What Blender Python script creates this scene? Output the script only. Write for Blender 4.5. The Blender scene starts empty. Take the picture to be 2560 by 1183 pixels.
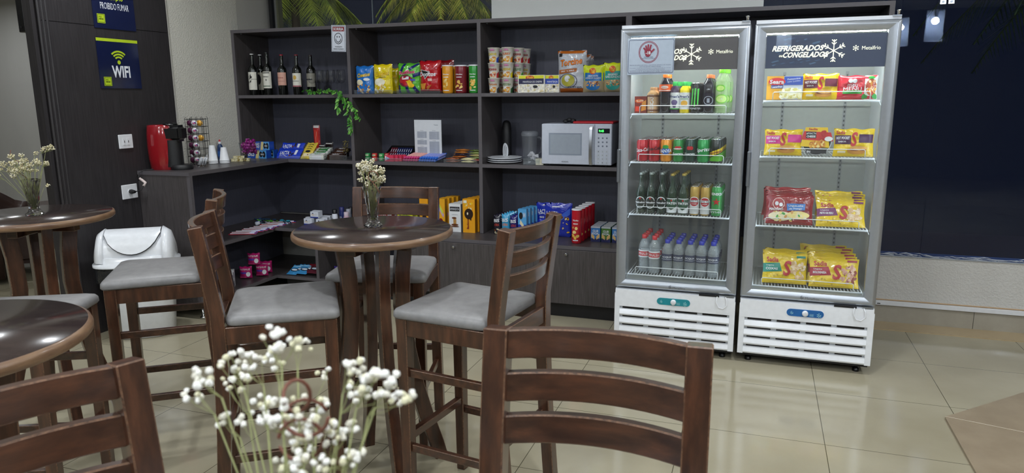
import bpy, bmesh, math, random
from mathutils import Vector, Matrix, Euler
random.seed(7)
PI = math.pi
sc = bpy.context.scene
COL = sc.collection

# ------------------------------------------------------------------ camera, world, exposure
CAM = Vector((4.0194, -4.7481, 1.4915))
YAW, PITCH, ROLL, FPX = 0.33605, 0.1954, -0.00726, 1779.45
FWD = Vector((-math.sin(YAW)*math.cos(PITCH), math.cos(YAW)*math.cos(PITCH), -math.sin(PITCH)))
_r = Vector((math.cos(YAW), math.sin(YAW), 0)); _u = _r.cross(FWD)
RT = math.cos(ROLL)*_r + math.sin(ROLL)*_u
UP = -math.sin(ROLL)*_r + math.cos(ROLL)*_u
cd = bpy.data.cameras.new('camera'); cam = bpy.data.objects.new('camera', cd); COL.objects.link(cam)
m = Matrix((RT, UP, -FWD)).transposed().to_4x4(); m.translation = CAM
cam.matrix_world = m
cd.sensor_width = 36; cd.lens = FPX/2560*36; cd.clip_start = 0.02; cd.clip_end = 200
cd.dof.use_dof = True; cd.dof.focus_distance = 4.3; cd.dof.aperture_fstop = 8.5
sc.camera = cam
w = bpy.data.worlds.new('night_sky'); sc.world = w; w.use_nodes = True
wb = w.node_tree.nodes['Background']; wb.inputs[0].default_value = (0.0068, 0.0086, 0.0145, 1); wb.inputs[1].default_value = 1.0
sc.view_settings.view_transform = 'Standard'; sc.view_settings.look = 'None'
sc.view_settings.gamma = 1; sc.view_settings.exposure = 0.32; sc.view_settings.use_curve_mapping = False
LAMP_W = 12.0        # watts of each ceiling downlight
LED_S = 3.2          # strength of the cooler LED strips
PEND_W = 62.0        # watts of each pendant lamp

def at(u, v, **k):
    """the place where the sight line of photo point (u, v) meets the plane x=, y= or z="""
    d = FWD + RT*((u-1280)/FPX) + UP*((591.5-v)/FPX)
    (a, val), = k.items(); i = 'xyz'.index(a)
    return CAM + d*((val-CAM[i])/d[i])
def meas(u0, v0, u1, v1, y):
    """centre x, width and height of something standing at depth y"""
    um, vm = (u0+u1)/2, (v0+v1)/2
    a, b = at(u0, vm, y=y), at(u1, vm, y=y); t, s = at(um, v0, y=y), at(um, v1, y=y)
    return (a.x+b.x)/2, abs(b.x-a.x), abs(t.z-s.z)

# ------------------------------------------------------------------ materials
def lin(h):
    if isinstance(h, str):
        h = h.lstrip('#'); c = [int(h[i:i+2], 16)/255 for i in (0, 2, 4)]
    else: c = h
    return tuple(x/12.92 if x <= .04045 else ((x+.055)/1.055)**2.4 for x in c) + (1,)
MATS = {}
def newmat(name):
    mt = bpy.data.materials.new(name); mt.use_nodes = True
    nt = mt.node_tree; b = nt.nodes['Principled BSDF']
    return mt, nt, b
def K(hexc, rough=.4, metal=0., bump=0., coat=0.):
    key = (hexc, rough, metal, bump, coat)
    if key in MATS: return MATS[key]
    mt, nt, b = newmat('paint_%s_%d' % (hexc.strip('#'), int(rough*100)))
    b.inputs['Roughness'].default_value = rough; b.inputs['Metallic'].default_value = metal
    b.inputs['Coat Weight'].default_value = coat; b.inputs['Coat Roughness'].default_value = .08
    # slight print mottling
    tc = nt.nodes.new('ShaderNodeTexCoord'); n = nt.nodes.new('ShaderNodeTexNoise'); n.inputs['Scale'].default_value = 40
    mx = nt.nodes.new('ShaderNodeMix'); mx.data_type = 'RGBA'; mx.blend_type = 'MULTIPLY'; mx.inputs[0].default_value = .12
    c = lin(hexc); mx.inputs[6].default_value = c
    nt.links.new(tc.outputs['Object'], n.inputs['Vector']); nt.links.new(n.outputs['Fac'], mx.inputs[7]); nt.links.new(mx.outputs[2], b.inputs['Base Color'])
    if bump:
        n2 = nt.nodes.new('ShaderNodeTexNoise'); n2.inputs['Scale'].default_value = 55; n2.inputs['Detail'].default_value = 2
        bp = nt.nodes.new('ShaderNodeBump'); bp.inputs['Strength'].default_value = bump; bp.inputs['Distance'].default_value = .01
        nt.links.new(tc.outputs['Object'], n2.inputs['Vector']); nt.links.new(n2.outputs['Fac'], bp.inputs['Height']); nt.links.new(bp.outputs[0], b.inputs['Normal'])
    MATS[key] = mt; return mt
def foil(h): return K(h, .22, 0., .35, .5)
def card(h): return K(h, .38)
def metal(h, r=.25): return K(h, r, 1.)

def grain(name, c1, c2, scale=(1, 1, 1), nscale=12, rough=.35, coat=0., bump=.0, detail=6, c3=None, specks=None):
    mt, nt, b = newmat(name)
    tc = nt.nodes.new('ShaderNodeTexCoord'); mp = nt.nodes.new('ShaderNodeMapping'); mp.inputs['Scale'].default_value = scale
    n = nt.nodes.new('ShaderNodeTexNoise'); n.inputs['Scale'].default_value = nscale; n.inputs['Detail'].default_value = detail; n.inputs['Roughness'].default_value = .6
    cr = nt.nodes.new('ShaderNodeValToRGB'); cr.color_ramp.elements[0].position = .3; cr.color_ramp.elements[0].color = lin(c1)
    cr.color_ramp.elements[1].position = .72; cr.color_ramp.elements[1].color = lin(c2)
    if c3: e = cr.color_ramp.elements.new(.5); e.color = lin(c3)
    L = nt.links.new
    L(tc.outputs['Object'], mp.inputs['Vector']); L(mp.outputs[0], n.inputs['Vector']); L(n.outputs['Fac'], cr.inputs[0]); L(cr.outputs[0], b.inputs['Base Color'])
    b.inputs['Roughness'].default_value = rough; b.inputs['Coat Weight'].default_value = coat; b.inputs['Coat Roughness'].default_value = .12
    if bump:
        bp = nt.nodes.new('ShaderNodeBump'); bp.inputs['Strength'].default_value = bump; bp.inputs['Distance'].default_value = .01
        L(n.outputs['Fac'], bp.inputs['Height']); L(bp.outputs[0], b.inputs['Normal'])
    return mt
def thin_glass(name, tint=(1, 1, 1), body=0., bodycol='#ffffff', ior=1.45, rough=0.0):
    """clear sheet: transparent by Fresnel, glossy on top, optionally a faint body colour"""
    mt = bpy.data.materials.new(name); mt.use_nodes = True; nt = mt.node_tree
    for n in list(nt.nodes): nt.nodes.remove(n)
    out = nt.nodes.new('ShaderNodeOutputMaterial'); tr = nt.nodes.new('ShaderNodeBsdfTransparent'); tr.inputs[0].default_value = (*tint, 1)
    gl = nt.nodes.new('ShaderNodeBsdfGlossy'); gl.inputs['Roughness'].default_value = rough
    fr = nt.nodes.new('ShaderNodeFresnel'); ge = nt.nodes.new('ShaderNodeNewGeometry'); mr = nt.nodes.new('ShaderNodeMapRange')
    mr.inputs[3].default_value = ior; mr.inputs[4].default_value = 1/ior   # a thin sheet reflects alike from both faces
    nt.links.new(ge.outputs['Backfacing'], mr.inputs[0]); nt.links.new(mr.outputs[0], fr.inputs[0])
    mx = nt.nodes.new('ShaderNodeMixShader'); L = nt.links.new
    base = tr
    if body:
        df = nt.nodes.new('ShaderNodeBsdfDiffuse'); df.inputs[0].default_value = lin(bodycol)
        m2 = nt.nodes.new('ShaderNodeMixShader'); m2.inputs[0].default_value = body
        L(tr.outputs[0], m2.inputs[1]); L(df.outputs[0], m2.inputs[2]); base = m2
    L(fr.outputs[0], mx.inputs[0]); L(base.outputs[0], mx.inputs[1]); L(gl.outputs[0], mx.inputs[2]); L(mx.outputs[0], out.inputs[0])
    return mt
def emis(name, col, s):
    mt, nt, b = newmat(name); b.inputs['Base Color'].default_value = lin(col)
    b.inputs['Emission Color'].default_value = lin(col); b.inputs['Emission Strength'].default_value = s
    return mt

LAM_V = grain('dark_laminate_vertical_grain', '#3a3636', '#565152', (14, 14, .5), 14, .42)
LAM_H = grain('dark_laminate_horizontal_grain', '#353133', '#4f4a4b', (.5, 14, 14), 14, .38)
LAM_E = K('#5c585c', .45)
PANEL = grain('dark_wood_panelling', '#262426', '#373436', (12, 12, .5), 9, .4)
BACKP = grain('dark_shelf_backing', '#4a4b57', '#545563', (10, 10, .6), 10, .5)
WOOD = grain('mahogany_varnish', '#2c1a13', '#5b3826', (8, 8, 1.2), 5, .3, .5, 0, 8, '#42281b')
WOODH = grain('mahogany_varnish_crosswise', '#2a1912', '#563524', (1.2, 8, 8), 5, .3, .5, 0, 8, '#3f271b')
WORN = grain('worn_mahogany_edge', '#38241a', '#7c5a42', (6, 6, 6), 22, .45, .2)
TTOP = grain('dark_table_veneer', '#281e1d', '#3b2f2c', (1, 8, 1), 6, .22, .45)
TEDGE = grain('worn_table_edge', '#54392a', '#8a6d50', (1.5, 1.5, 14), 5, .42, .2)
LEATHER = grain('grey_seat_vinyl', '#777677', '#878686', (1, 1, 1), 25, .45, 0, .06)
BROWNL = K('#3a2723', .35, 0, .1)
WHITEP = K('#e4e6ea', .3, 0, 0, .3)
WHITEM = K('#eceff4', .28, 0, 0, .4)
ALU = K('#b4bac2', .32, .75)
ALU2 = K('#9aa0a8', .28, .8)
CHROME = metal('#d8d8dc', .12)
BLACKP = K('#0c0c0e', .3)
BLACKM = K('#151518', .5)
GREYI = K('#b9bcb8', .45)
GLASS = thin_glass('window_glass', (.97, .985, 1.))
GLASSD = thin_glass('night_window_glass', (.5, .62, .85), 0., ior=1.5)
FGLASS = thin_glass('cooler_door_glass', (.97, .985, .98), .012, ior=1.38)
ACRYL = thin_glass('clear_acrylic', (.93, .95, .96), .05, '#c8ccd0', 1.5)
PET = thin_glass('clear_plastic_bottle', (.9, .93, .95), .22, '#dfe6ea', 1.45, .05)
CLEAR = thin_glass('clear_drinking_glass', (.975, .98, .985), 0., ior=1.35)
FILM = thin_glass('clear_wrap', (.95, .95, .95), .08, '#ffffff', 1.6, .1)
mt, nt, b = newmat('cut_crystal'); b.inputs['Transmission Weight'].default_value = 1; b.inputs['Roughness'].default_value = .03; b.inputs['IOR'].default_value = 1.5
CRYSTAL = mt
GBOT = K('#0d2415', .12, 0, 0, .6); WBOT = K('#0b0e0c', .1, 0, 0, .7)
LEDM = emis('cooler_led', '#e8f4ff', LED_S); LEDT = emis('cooler_top_led', '#eef8f4', LED_S*36)
LAMPM = emis('downlight_diffuser', '#f4f8ff', 10)

# ------------------------------------------------------------------ mesh builder
class MB:
    def __init__(s): s.v = []; s.f = []; s.m = []; s.sm = []; s.mats = []
    def mi(s, mat):
        if mat not in s.mats: s.mats.append(mat)
        return s.mats.index(mat)
    def add(s, vs, fs, mat, smooth=False, T=None):
        o = len(s.v); i = s.mi(mat)
        s.v += [tuple(T @ Vector(p)) if T else tuple(p) for p in vs]
        s.f += [tuple(o+k for k in f) for f in fs]; s.m += [i]*len(fs); s.sm += [smooth]*len(fs)
        return s
    def box(s, x0, y0, z0, x1, y1, z1, mat, T=None):
        v = [(x, y, z) for z in (z0, z1) for y in (y0, y1) for x in (x0, x1)]
        return s.add(v, [(0, 2, 3, 1), (4, 5, 7, 6), (0, 1, 5, 4), (2, 6, 7, 3), (0, 4, 6, 2), (1, 3, 7, 5)], mat, False, T)
    def lathe(s, prof, mat, n=24, c=(0, 0, 0), smooth=True, T=None, sx=1, sy=1, close=True, a0=0):
        vs = []; fs = []
        for r, z in prof:
            for k in range(n):
                a = a0+2*PI*k/n; vs.append((c[0]+r*math.cos(a)*sx, c[1]+r*math.sin(a)*sy, c[2]+z))
        for j in range(len(prof)-1):
            for k in range(n):
                fs.append((j*n+k, j*n+(k+1) % n, (j+1)*n+(k+1) % n, (j+1)*n+k))
        s.add(vs, fs, mat, smooth, T)
        if close:
            for j, rev in ((0, 1), (len(prof)-1, 0)):
                if prof[j][0] > 1e-5:
                    ring = vs[j*n:(j+1)*n]; f = tuple(range(n)); s.add(ring, [f[::-1] if rev else f], mat, False, T)
        return s
    def tube(s, pts, r, mat, n=6, T=None, caps=True):
        pts = [Vector(p) for p in pts]; vs = []; fs = []
        prev = None
        for i, p in enumerate(pts):
            d = (pts[min(i+1, len(pts)-1)]-pts[max(i-1, 0)])
            if d.length < 1e-9: d = Vector((0, 0, 1))
            d.normalize()
            if prev is None:
                a = d.orthogonal().normalized()
            else:
                a = prev - d*prev.dot(d)
                a = a.normalized() if a.length > 1e-6 else d.orthogonal().normalized()
            prev = a; b2 = d.cross(a); rr = r[i] if isinstance(r, (list, tuple)) else r
            for k in range(n):
                t = 2*PI*k/n; vs.append(p+a*math.cos(t)*rr+b2*math.sin(t)*rr)
        for i in range(len(pts)-1):
            for k in range(n): fs.append((i*n+k, i*n+(k+1) % n, (i+1)*n+(k+1) % n, (i+1)*n+k))
        if caps: fs += [tuple(range(n))[::-1], tuple(range((len(pts)-1)*n, len(pts)*n))]
        return s.add(vs, fs, mat, True, T)
    def bar(s, pts, hx, hy, mat, up=Vector((0, 1, 0)), T=None):
        """rectangular section swept along points; hx across, hy along 'up'"""
        pts = [Vector(p) for p in pts]; vs = []; fs = []
        for i, p in enumerate(pts):
            d = (pts[min(i+1, len(pts)-1)]-pts[max(i-1, 0)]).normalized()
            a = d.cross(up).normalized(); b2 = a.cross(d).normalized()
            h = hx[i] if isinstance(hx, (list, tuple)) else hx; g = hy[i] if isinstance(hy, (list, tuple)) else hy
            vs += [p+a*h+b2*g, p-a*h+b2*g, p-a*h-b2*g, p+a*h-b2*g]
        for i in range(len(pts)-1):
            for k in range(4): fs.append((i*4+k, i*4+(k+1) % 4, (i+1)*4+(k+1) % 4, (i+1)*4+k))
        e = (len(pts)-1)*4; fs += [(3, 2, 1, 0), (e, e+1, e+2, e+3)]
        return s.add(vs, fs, mat, False, T)
    def prism(s, poly, z0, z1, mat, T=None, smooth=False):
        n = len(poly); vs = [(x, y, z0) for x, y in poly]+[(x, y, z1) for x, y in poly]
        fs = [(k, (k+1) % n, n+(k+1) % n, n+k) for k in range(n)]
        s.add(vs, fs, mat, smooth, T); s.add(vs, [tuple(range(n))[::-1], tuple(range(n, 2*n))], mat, False, T)
        return s
    def ball(s, c, r, mat, n=8, sc=(1, 1, 1), T=None):
        prof = [(r*math.sin(PI*j/(n//2+1)), -r*math.cos(PI*j/(n//2+1))) for j in range(n//2+2)]
        prof[0] = (1e-4*r, -r); prof[-1] = (1e-4*r, r)
        M = Matrix.Translation(c) @ Matrix.Diagonal((*sc, 1))
        return s.lathe(prof, mat, n, (0, 0, 0), True, (T @ M) if T else M, close=False)
    def build(s, name, parent=None, bevel=0, bmat=None, seg=1, fix=True):
        me = bpy.data.meshes.new(name); me.from_pydata(s.v, [], s.f)
        for mt in s.mats: me.materials.append(mt)
        for p, i, q in zip(me.polygons, s.m, s.sm): p.material_index = i; p.use_smooth = q
        if fix or bevel:
            bm = bmesh.new(); bm.from_mesh(me)
            if fix: bmesh.ops.recalc_face_normals(bm, faces=bm.faces)
            if bevel:
                mi = -1
                if bmat: me.materials.append(bmat); mi = len(me.materials)-1
                es = [e for e in bm.edges if len(e.link_faces) == 2 and e.calc_face_angle(0) > .5]
                bmesh.ops.bevel(bm, geom=es, offset=bevel, segments=seg, affect='EDGES', material=mi, clamp_overlap=True)
            bm.to_mesh(me); bm.free()
            if bevel and len(s.f) > 12:
                me.shade_smooth(); me.set_sharp_from_angle(angle=.55)
        me.update()
        o = bpy.data.objects.new(name, me); COL.objects.link(o)
        if parent: o.parent = parent
        return o

def tag(o, label=None, cat=None, group=None, kind=None):
    if label: o['label'] = label
    if cat: o['category'] = cat
    if group: o['group'] = group
    if kind: o['kind'] = kind
    return o
def thing(name, label, cat, loc=(0, 0, 0), rz=0, group=None):
    o = bpy.data.objects.new(name, None); COL.objects.link(o); o.empty_display_size = .05
    o.location = loc; o.rotation_euler = (0, 0, rz)
    return tag(o, label, cat, group)
def struct(o): o['kind'] = 'structure'; return o
def clone(root, loc, rz=None, label=None, group=None):
    r = root.copy(); COL.objects.link(r); r.location = loc
    if rz is not None: r.rotation_euler = (root.rotation_euler[0], root.rotation_euler[1], rz)
    if label: r['label'] = label
    if group: r['group'] = group
    for ch in list(root.children):
        c = ch.copy(); COL.objects.link(c); c.parent = r
        for g in ch.children:
            d = g.copy(); COL.objects.link(d); d.parent = c
    return r
ORD = ['front', 'second', 'third', 'fourth', 'fifth', 'sixth']

_TX = {}
def text2d(t, bold=.02):
    bold = 0. if 'M' in t or 'm' in t else min(bold, .03)
    if (t, bold) in _TX: return _TX[(t, bold)]
    cu = bpy.data.curves.new('lettering', 'FONT'); cu.body = t; cu.offset = bold; cu.resolution_u = 2; cu.fill_mode = 'FRONT' if hasattr(cu, 'fill_mode') else cu.fill_mode
    ob = bpy.data.objects.new('lettering', cu); COL.objects.link(ob)
    bpy.context.view_layer.update()
    dg = bpy.context.evaluated_depsgraph_get()
    me = bpy.data.meshes.new_from_object(ob.evaluated_get(dg))
    vs = [(v.co.x, v.co.y) for v in me.vertices]; fs = [tuple(p.vertices) for p in me.polygons]
    bpy.data.objects.remove(ob); bpy.data.curves.remove(cu); bpy.data.meshes.remove(me)
    x0 = min(v[0] for v in vs); x1 = max(v[0] for v in vs); y0 = min(v[1] for v in vs); y1 = max(v[1] for v in vs)
    vs = [((x-x0)/(x1-x0)-.5, (y-y0)/(y1-y0)-.5) for x, y in vs]
    _TX[(t, bold)] = (vs, fs, (x1-x0)/(y1-y0)); return _TX[(t, bold)]

# surfaces: (u metres across, v metres up, o offset outwards) -> point; fronts face -y
def S_flat(y): return lambda u, v, o: (u, y-o, v)
def S_cyl(rf): return lambda u, v, o: ((rf(v)+o)*math.sin(u/max(rf(v), 1e-4)), -(rf(v)+o)*math.cos(u/max(rf(v), 1e-4)), v)
def pillow_y(u, v, w, h, t, wr=1.0):
    a = min(1, abs(2*u/w)); b = min(1, abs(2*v/h-1))
    q = max(0, (1-a**2.4)*(1-b**5))**.6
    return t/2*q + q*wr*(.0022*math.sin(u*95+v*60)+.0018*math.sin(v*120-u*50+1.3))
def S_pil(w, h, t, wr=1.0): return lambda u, v, o: (u*(1-.05*math.sin(PI*min(1, max(0, v/h)))), -pillow_y(u, v, w, h, t, wr)-o-.0006, v)

def gfx(mb, S, w, h, items, o0=.0006, step=.0005, v0=0):
    """printed artwork on a surface; coordinates run 0..1 across and up the face"""
    o = o0; rnd = random.Random(len(items)*7+int(w*1000))
    def put(vs, fs, mat): mb.add([S((x-.5)*w, v0+y*h, o) for x, y in vs], fs, mat, True)
    for it in items:
        k = it[0]
        if k == 'r':
            _, x0, y0, x1, y1, mat = it; n = 8; mm = 6
            vs = [(x0+(x1-x0)*i/n, y0+(y1-y0)*j/mm) for j in range(mm+1) for i in range(n+1)]
            put(vs, [(j*(n+1)+i, j*(n+1)+i+1, (j+1)*(n+1)+i+1, (j+1)*(n+1)+i) for j in range(mm) for i in range(n)], mat)
        elif k == 'q':   # slanted quad by four corners
            _, ps, mat = it; n = 6
            a, b, c, d = [Vector(p) for p in ps]
            vs = [tuple((a.lerp(b, i/n)).lerp(d.lerp(c, i/n), j/n)) for j in range(n+1) for i in range(n+1)]
            put(vs, [(j*(n+1)+i, j*(n+1)+i+1, (j+1)*(n+1)+i+1, (j+1)*(n+1)+i) for j in range(n) for i in range(n)], mat)
        elif k == 'e':
            _, cx, cy, rx, ry, mat = it; n = 20
            vs = [(cx, cy)]+[(cx+rx*f*math.cos(2*PI*i/n), cy+ry*f*math.sin(2*PI*i/n)) for f in (.5, 1) for i in range(n)]
            fs = [(0, 1+i, 1+(i+1) % n) for i in range(n)]+[(1+i, 1+n+i, 1+n+(i+1) % n, 1+(i+1) % n) for i in range(n)]
            put(vs, fs, mat)
        elif k == 'o':   # ring
            _, cx, cy, rx, ry, tk, mat = it; n = 40
            vs = [(cx+rx*f*math.cos(2*PI*i/n), cy+ry*f*math.sin(2*PI*i/n)) for f in (1-tk, 1) for i in range(n)]
            put(vs, [(i, n+i, n+(i+1) % n, (i+1) % n) for i in range(n)], mat)
        elif k == 'l':   # stroke through points, width in metres
            _, ps, wd, mat = it
            P = [Vector((p[0]*w, p[1]*h)) for p in ps]; vs = []; fs = []
            for i in range(len(P)-1):
                d = P[i+1]-P[i]; nn = max(1, int(d.length/.02)); nrm = Vector((-d.y, d.x)).normalized()*wd/2
                for j in range(nn):
                    a = P[i]+d*(j/nn); b = P[i]+d*((j+1)/nn); k0 = len(vs)
                    vs += [a-nrm, b-nrm, b+nrm, a+nrm]; fs.append((k0, k0+1, k0+2, k0+3))
            put([(q.x/w, q.y/h) for q in vs], fs, mat)
        elif k == 'b':   # speckled food picture
            _, x0, y0, x1, y1, n, mats, sz = it
            for i in range(n):
                cx = rnd.uniform(x0, x1); cy = rnd.uniform(y0, y1); a = rnd.uniform(0, PI); s1 = sz*rnd.uniform(.6, 1.3); s2 = s1*rnd.uniform(.4, .9)
                vs = []
                for q in range(7):
                    t = 2*PI*q/7; ex = s1*math.cos(t); ey = s2*math.sin(t)
                    vs.append((min(.99, max(.01, cx+(ex*math.cos(a)-ey*math.sin(a))/w)), min(.99, max(.01, cy+(ex*math.sin(a)+ey*math.cos(a))/h))))
                put(vs, [tuple(range(7))], mats[i % len(mats)]); o += .00001
        elif k == 't':
            t, cx, cy, tw, th, mat = it[1:7]; rot = it[7] if len(it) > 7 else 0; sh = it[8] if len(it) > 8 else 0; bold = it[9] if len(it) > 9 else .02
            vs, fs, asp = text2d(t, bold); out = []
            for x, y in vs:
                X = x*tw*w+y*th*h*sh; Y = y*th*h
                X, Y = X*math.cos(rot)-Y*math.sin(rot), X*math.sin(rot)+Y*math.cos(rot)
                out.append((cx+X/w, cy+Y/h))
            put(out, fs, mat)
        o += step
    return mb

def flake(cx, cy, s, w, h, mat, wd):
    out = []
    for k in range(6):
        a = PI/2+k*PI/3; dx, dy = math.cos(a)*s, math.sin(a)*s
        out.append(('l', [(cx, cy), (cx+dx/w, cy+dy/h)], wd, mat))
        for f in (.55, .8):
            for g in (-1, 1):
                b = a+g*.8; out.append(('l', [(cx+dx*f/w, cy+dy*f/h), (cx+(dx*f+math.cos(b)*s*.28)/w, cy+(dy*f+math.sin(b)*s*.28)/h)], wd, mat))
    return out

# ------------------------------------------------------------------ product makers (origin: base centre)
def m_bag(w, h, t, base, items, wr=1.0, back=None, film=False):
    mb = MB(); nx, ny = 16, 20; S = S_pil(w, h, t, wr)
    for sgn in (1, -1):
        vs = []
        for j in range(ny+1):
            for i in range(nx+1):
                u = (i/nx-.5)*w; v = j/ny*h; p = S(u, v, -.0006); z = v+.003*math.sin(i*.9+1)*(j == ny)
                vs.append((p[0], p[1]*sgn, z))
        mb.add(vs, [(j*(nx+1)+i, j*(nx+1)+i+1, (j+1)*(nx+1)+i+1, (j+1)*(nx+1)+i) for j in range(ny) for i in range(nx)], base, True)
    gfx(mb, S, w, h, items)
    return mb
def m_box(w, d, h, base, items, top=None, side=None):
    mb = MB(); mb.box(-w/2, -d/2, 0, w/2, d/2, h, base)
    if top: mb.box(-w/2+.001, -d/2+.001, h, w/2-.001, d/2-.001, h+.0006, top)
    if side:
        for s in (-1, 1): mb.box(s*w/2-.0003, -d/2+.002, .002, s*w/2+.0005, d/2-.002, h-.002, side)
    gfx(mb, S_flat(-d/2), w, h, items); return mb
def m_can(r, h, base, items, neck=.88, lid=None):
    mb = MB(); rf = lambda v: r
    mb.lathe([(r*.82, 0), (r*.9, .003), (r, .010), (r, h-.014), (r*neck, h-.003), (r*neck, h)], base, 22)
    W = 2*PI*r*.42; gfx(mb, S_cyl(rf), W, h-.02, items, v0=.008); return mb
def m_lid(r, h, neck=.88):
    q = MB(); q.lathe([(r*neck+.0008, h-.002), (r*neck+.001, h+.0015), (r*neck-.002, h+.0015), (r*neck-.003, h-.002)], CHROME, 22)
    q.lathe([(r*neck-.002, h-.0025), (.0001, h-.0022)], metal('#b8b8bc', .35), 22, close=False); q.box(-.005, -.012, h-.002, .005, .004, h-.0005, CHROME); return q
def bottle_profile(h, r, kind):
    if kind == 'wine': return [(r*.9, 0), (r, .004), (r, h*.60), (r*.9, h*.66), (r*.42, h*.73), (r*.36, h*.80), (r*.36, h*.985), (r*.30, h)]
    if kind == 'beer': return [(r*.9, 0), (r, .004), (r, h*.50), (r*.88, h*.58), (r*.5, h*.70), (r*.40, h*.80), (r*.38, h*.97), (r*.34, h*.98)]
    if kind == 'pet': return [(r*.8, 0), (r*.98, .006), (r, h*.12), (r*.93, h*.2), (r, h*.28), (r*.94, h*.42), (r, h*.46), (r, h*.66), (r*.93, h*.74), (r*.62, h*.85), (r*.38, h*.90), (r*.36, h*.93)]
    if kind == 'tall': return [(r*.85, 0), (r, .008), (r, h*.70), (r*.9, h*.78), (r*.5, h*.88), (r*.42, h*.92), (r*.40, h*.94)]
    if kind == 'square': return [(r*.95, 0), (r, .005), (r, h*.72), (r*.94, h*.78), (r*.55, h*.87), (r*.5, h*.9)]
    if kind == 'cup': return [(r*.72, 0), (r*.74, .003), (r*.98, h*.97), (r*1.04, h*.975), (r*1.04, h)]
def prof_r(prof):
    def f(v):
        for (r0, z0), (r1, z1) in zip(prof, prof[1:]):
            if z0 <= v <= z1: return r0+(r1-r0)*(v-z0)/max(1e-6, z1-z0)
        return prof[-1][0] if v > prof[-1][1] else prof[0][0]
    return f
def make_bottle(name, label, cat, h, r, kind, body, cap, label_items=None, lz=(.3, .6), capr=.4, caph=.06, lmat=None, lab='label', fill=None, full=False, loc=(0, 0, 0), group=None, capname='cap'):
    t = thing(name, label, cat, loc, 0, group); pr = bottle_profile(h, r, kind); n = 20
    mb = MB(); mb.lathe(pr, body, n)
    if fill: mb.lathe([(max(.001, a-.003), b+.003) for a, b in pr if b < h*.8], fill, 12)
    mb.build('bottle_body', t)
    c = MB(); top = pr[-1][1]; c.lathe([(r*capr, top-.006), (r*capr, h), (r*capr*.85, h+.002)], cap, 16); c.build(capname, t)
    if label_items is not None:
        q = MB(); v0, v1 = lz[0]*h, lz[1]*h; rf = prof_r(pr); span = 2*PI*r if full else 2*PI*r*.45
        vs = []; nn = 24
        for j in range(5):
            v = v0+(v1-v0)*j/4
            for i in range(nn+1):
                u = (i/nn-.5)*span; vs.append(S_cyl(lambda _v: r)(u, v, .0006))
        q.add(vs, [(j*(nn+1)+i, j*(nn+1)+i+1, (j+1)*(nn+1)+i+1, (j+1)*(nn+1)+i) for j in range(4) for i in range(nn)], lmat or card('#e9e7df'), True)
        gfx(q, S_cyl(lambda v: r), 2*PI*r*.40, v1-v0, label_items, o0=.0012, v0=v0); q.build(lab, t)
    return t
def lay_single(mb, name, label, cat, loc, rz=0, rx=0, ry=0, group=None):
    o = mb.build(name, fix=False); o.location = loc; o.rotation_euler = (rx, ry, rz); return tag(o, label, cat, group)
def row_of(o, loc, dx, dy, n, desc, where, group, rz=None):
    """stock repeated behind the first one, front to back"""
    o['group'] = group; o['label'] = desc+', front one '+where
    for i in range(1, n):
        pos = 'back one' if (i == n-1 and n > 2) else ORD[i]+' one back'
        clone(o, (loc[0]+dx*i, loc[1]+dy*i, loc[2]), rz, desc+', '+pos+' '+where, group)

# ------------------------------------------------------------------ ceiling lights (they light the room)
def downlight(x, y, label, grp='round ceiling downlights'):
    t = thing('ceiling_light', label, 'ceiling light', (x, y, 2.9), 0, grp)
    q = MB(); q.lathe([(.11, -.001), (.11, -.022), (.085, -.024), (.085, -.004)], WHITEP, 24, close=False); q.build('housing', t)
    q = MB(); q.lathe([(.084, -.012), (.084, -.016)], LAMPM, 24); q.build('diffuser', t)
    ld = bpy.data.lights.new('downlight_bulb', 'AREA'); ld.shape = 'DISK'; ld.size = .17; ld.energy = LAMP_W; ld.color = (.93, .965, 1.0); ld.spread = math.radians(165)
    lo = bpy.data.objects.new('bulb', ld); COL.objects.link(lo); lo.parent = t; lo.location = (0, 0, -.03)
XN = {.6: 'nearest the panelled left wall', 2.4: 'second from the left wall', 4.2: 'third from the left wall', 6.0: 'nearest the right wall'}
YN = {-1.5: 'in the row by the shelves', -3.5: 'in the middle row', -5.6: 'in the row farthest from the shelves'}
for x, y, lb in ((-2.6, -2.6, 'added unseen round ceiling downlight between the far table and the lounge'), (-4.2, .4, 'second added unseen round ceiling downlight in the lounge'), (-3.4, -.8, 'added unseen round ceiling downlight over the lounge armchairs'), (-5.2, 1.2, 'added unseen round ceiling downlight by the far lounge wall')): downlight(x, y, lb)  # unseen lounge lamps, added to brighten the grey far wall
for x in XN:
    for y in YN:
        downlight(x, y, 'round white ceiling downlight '+XN[x]+', '+YN[y])

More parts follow.
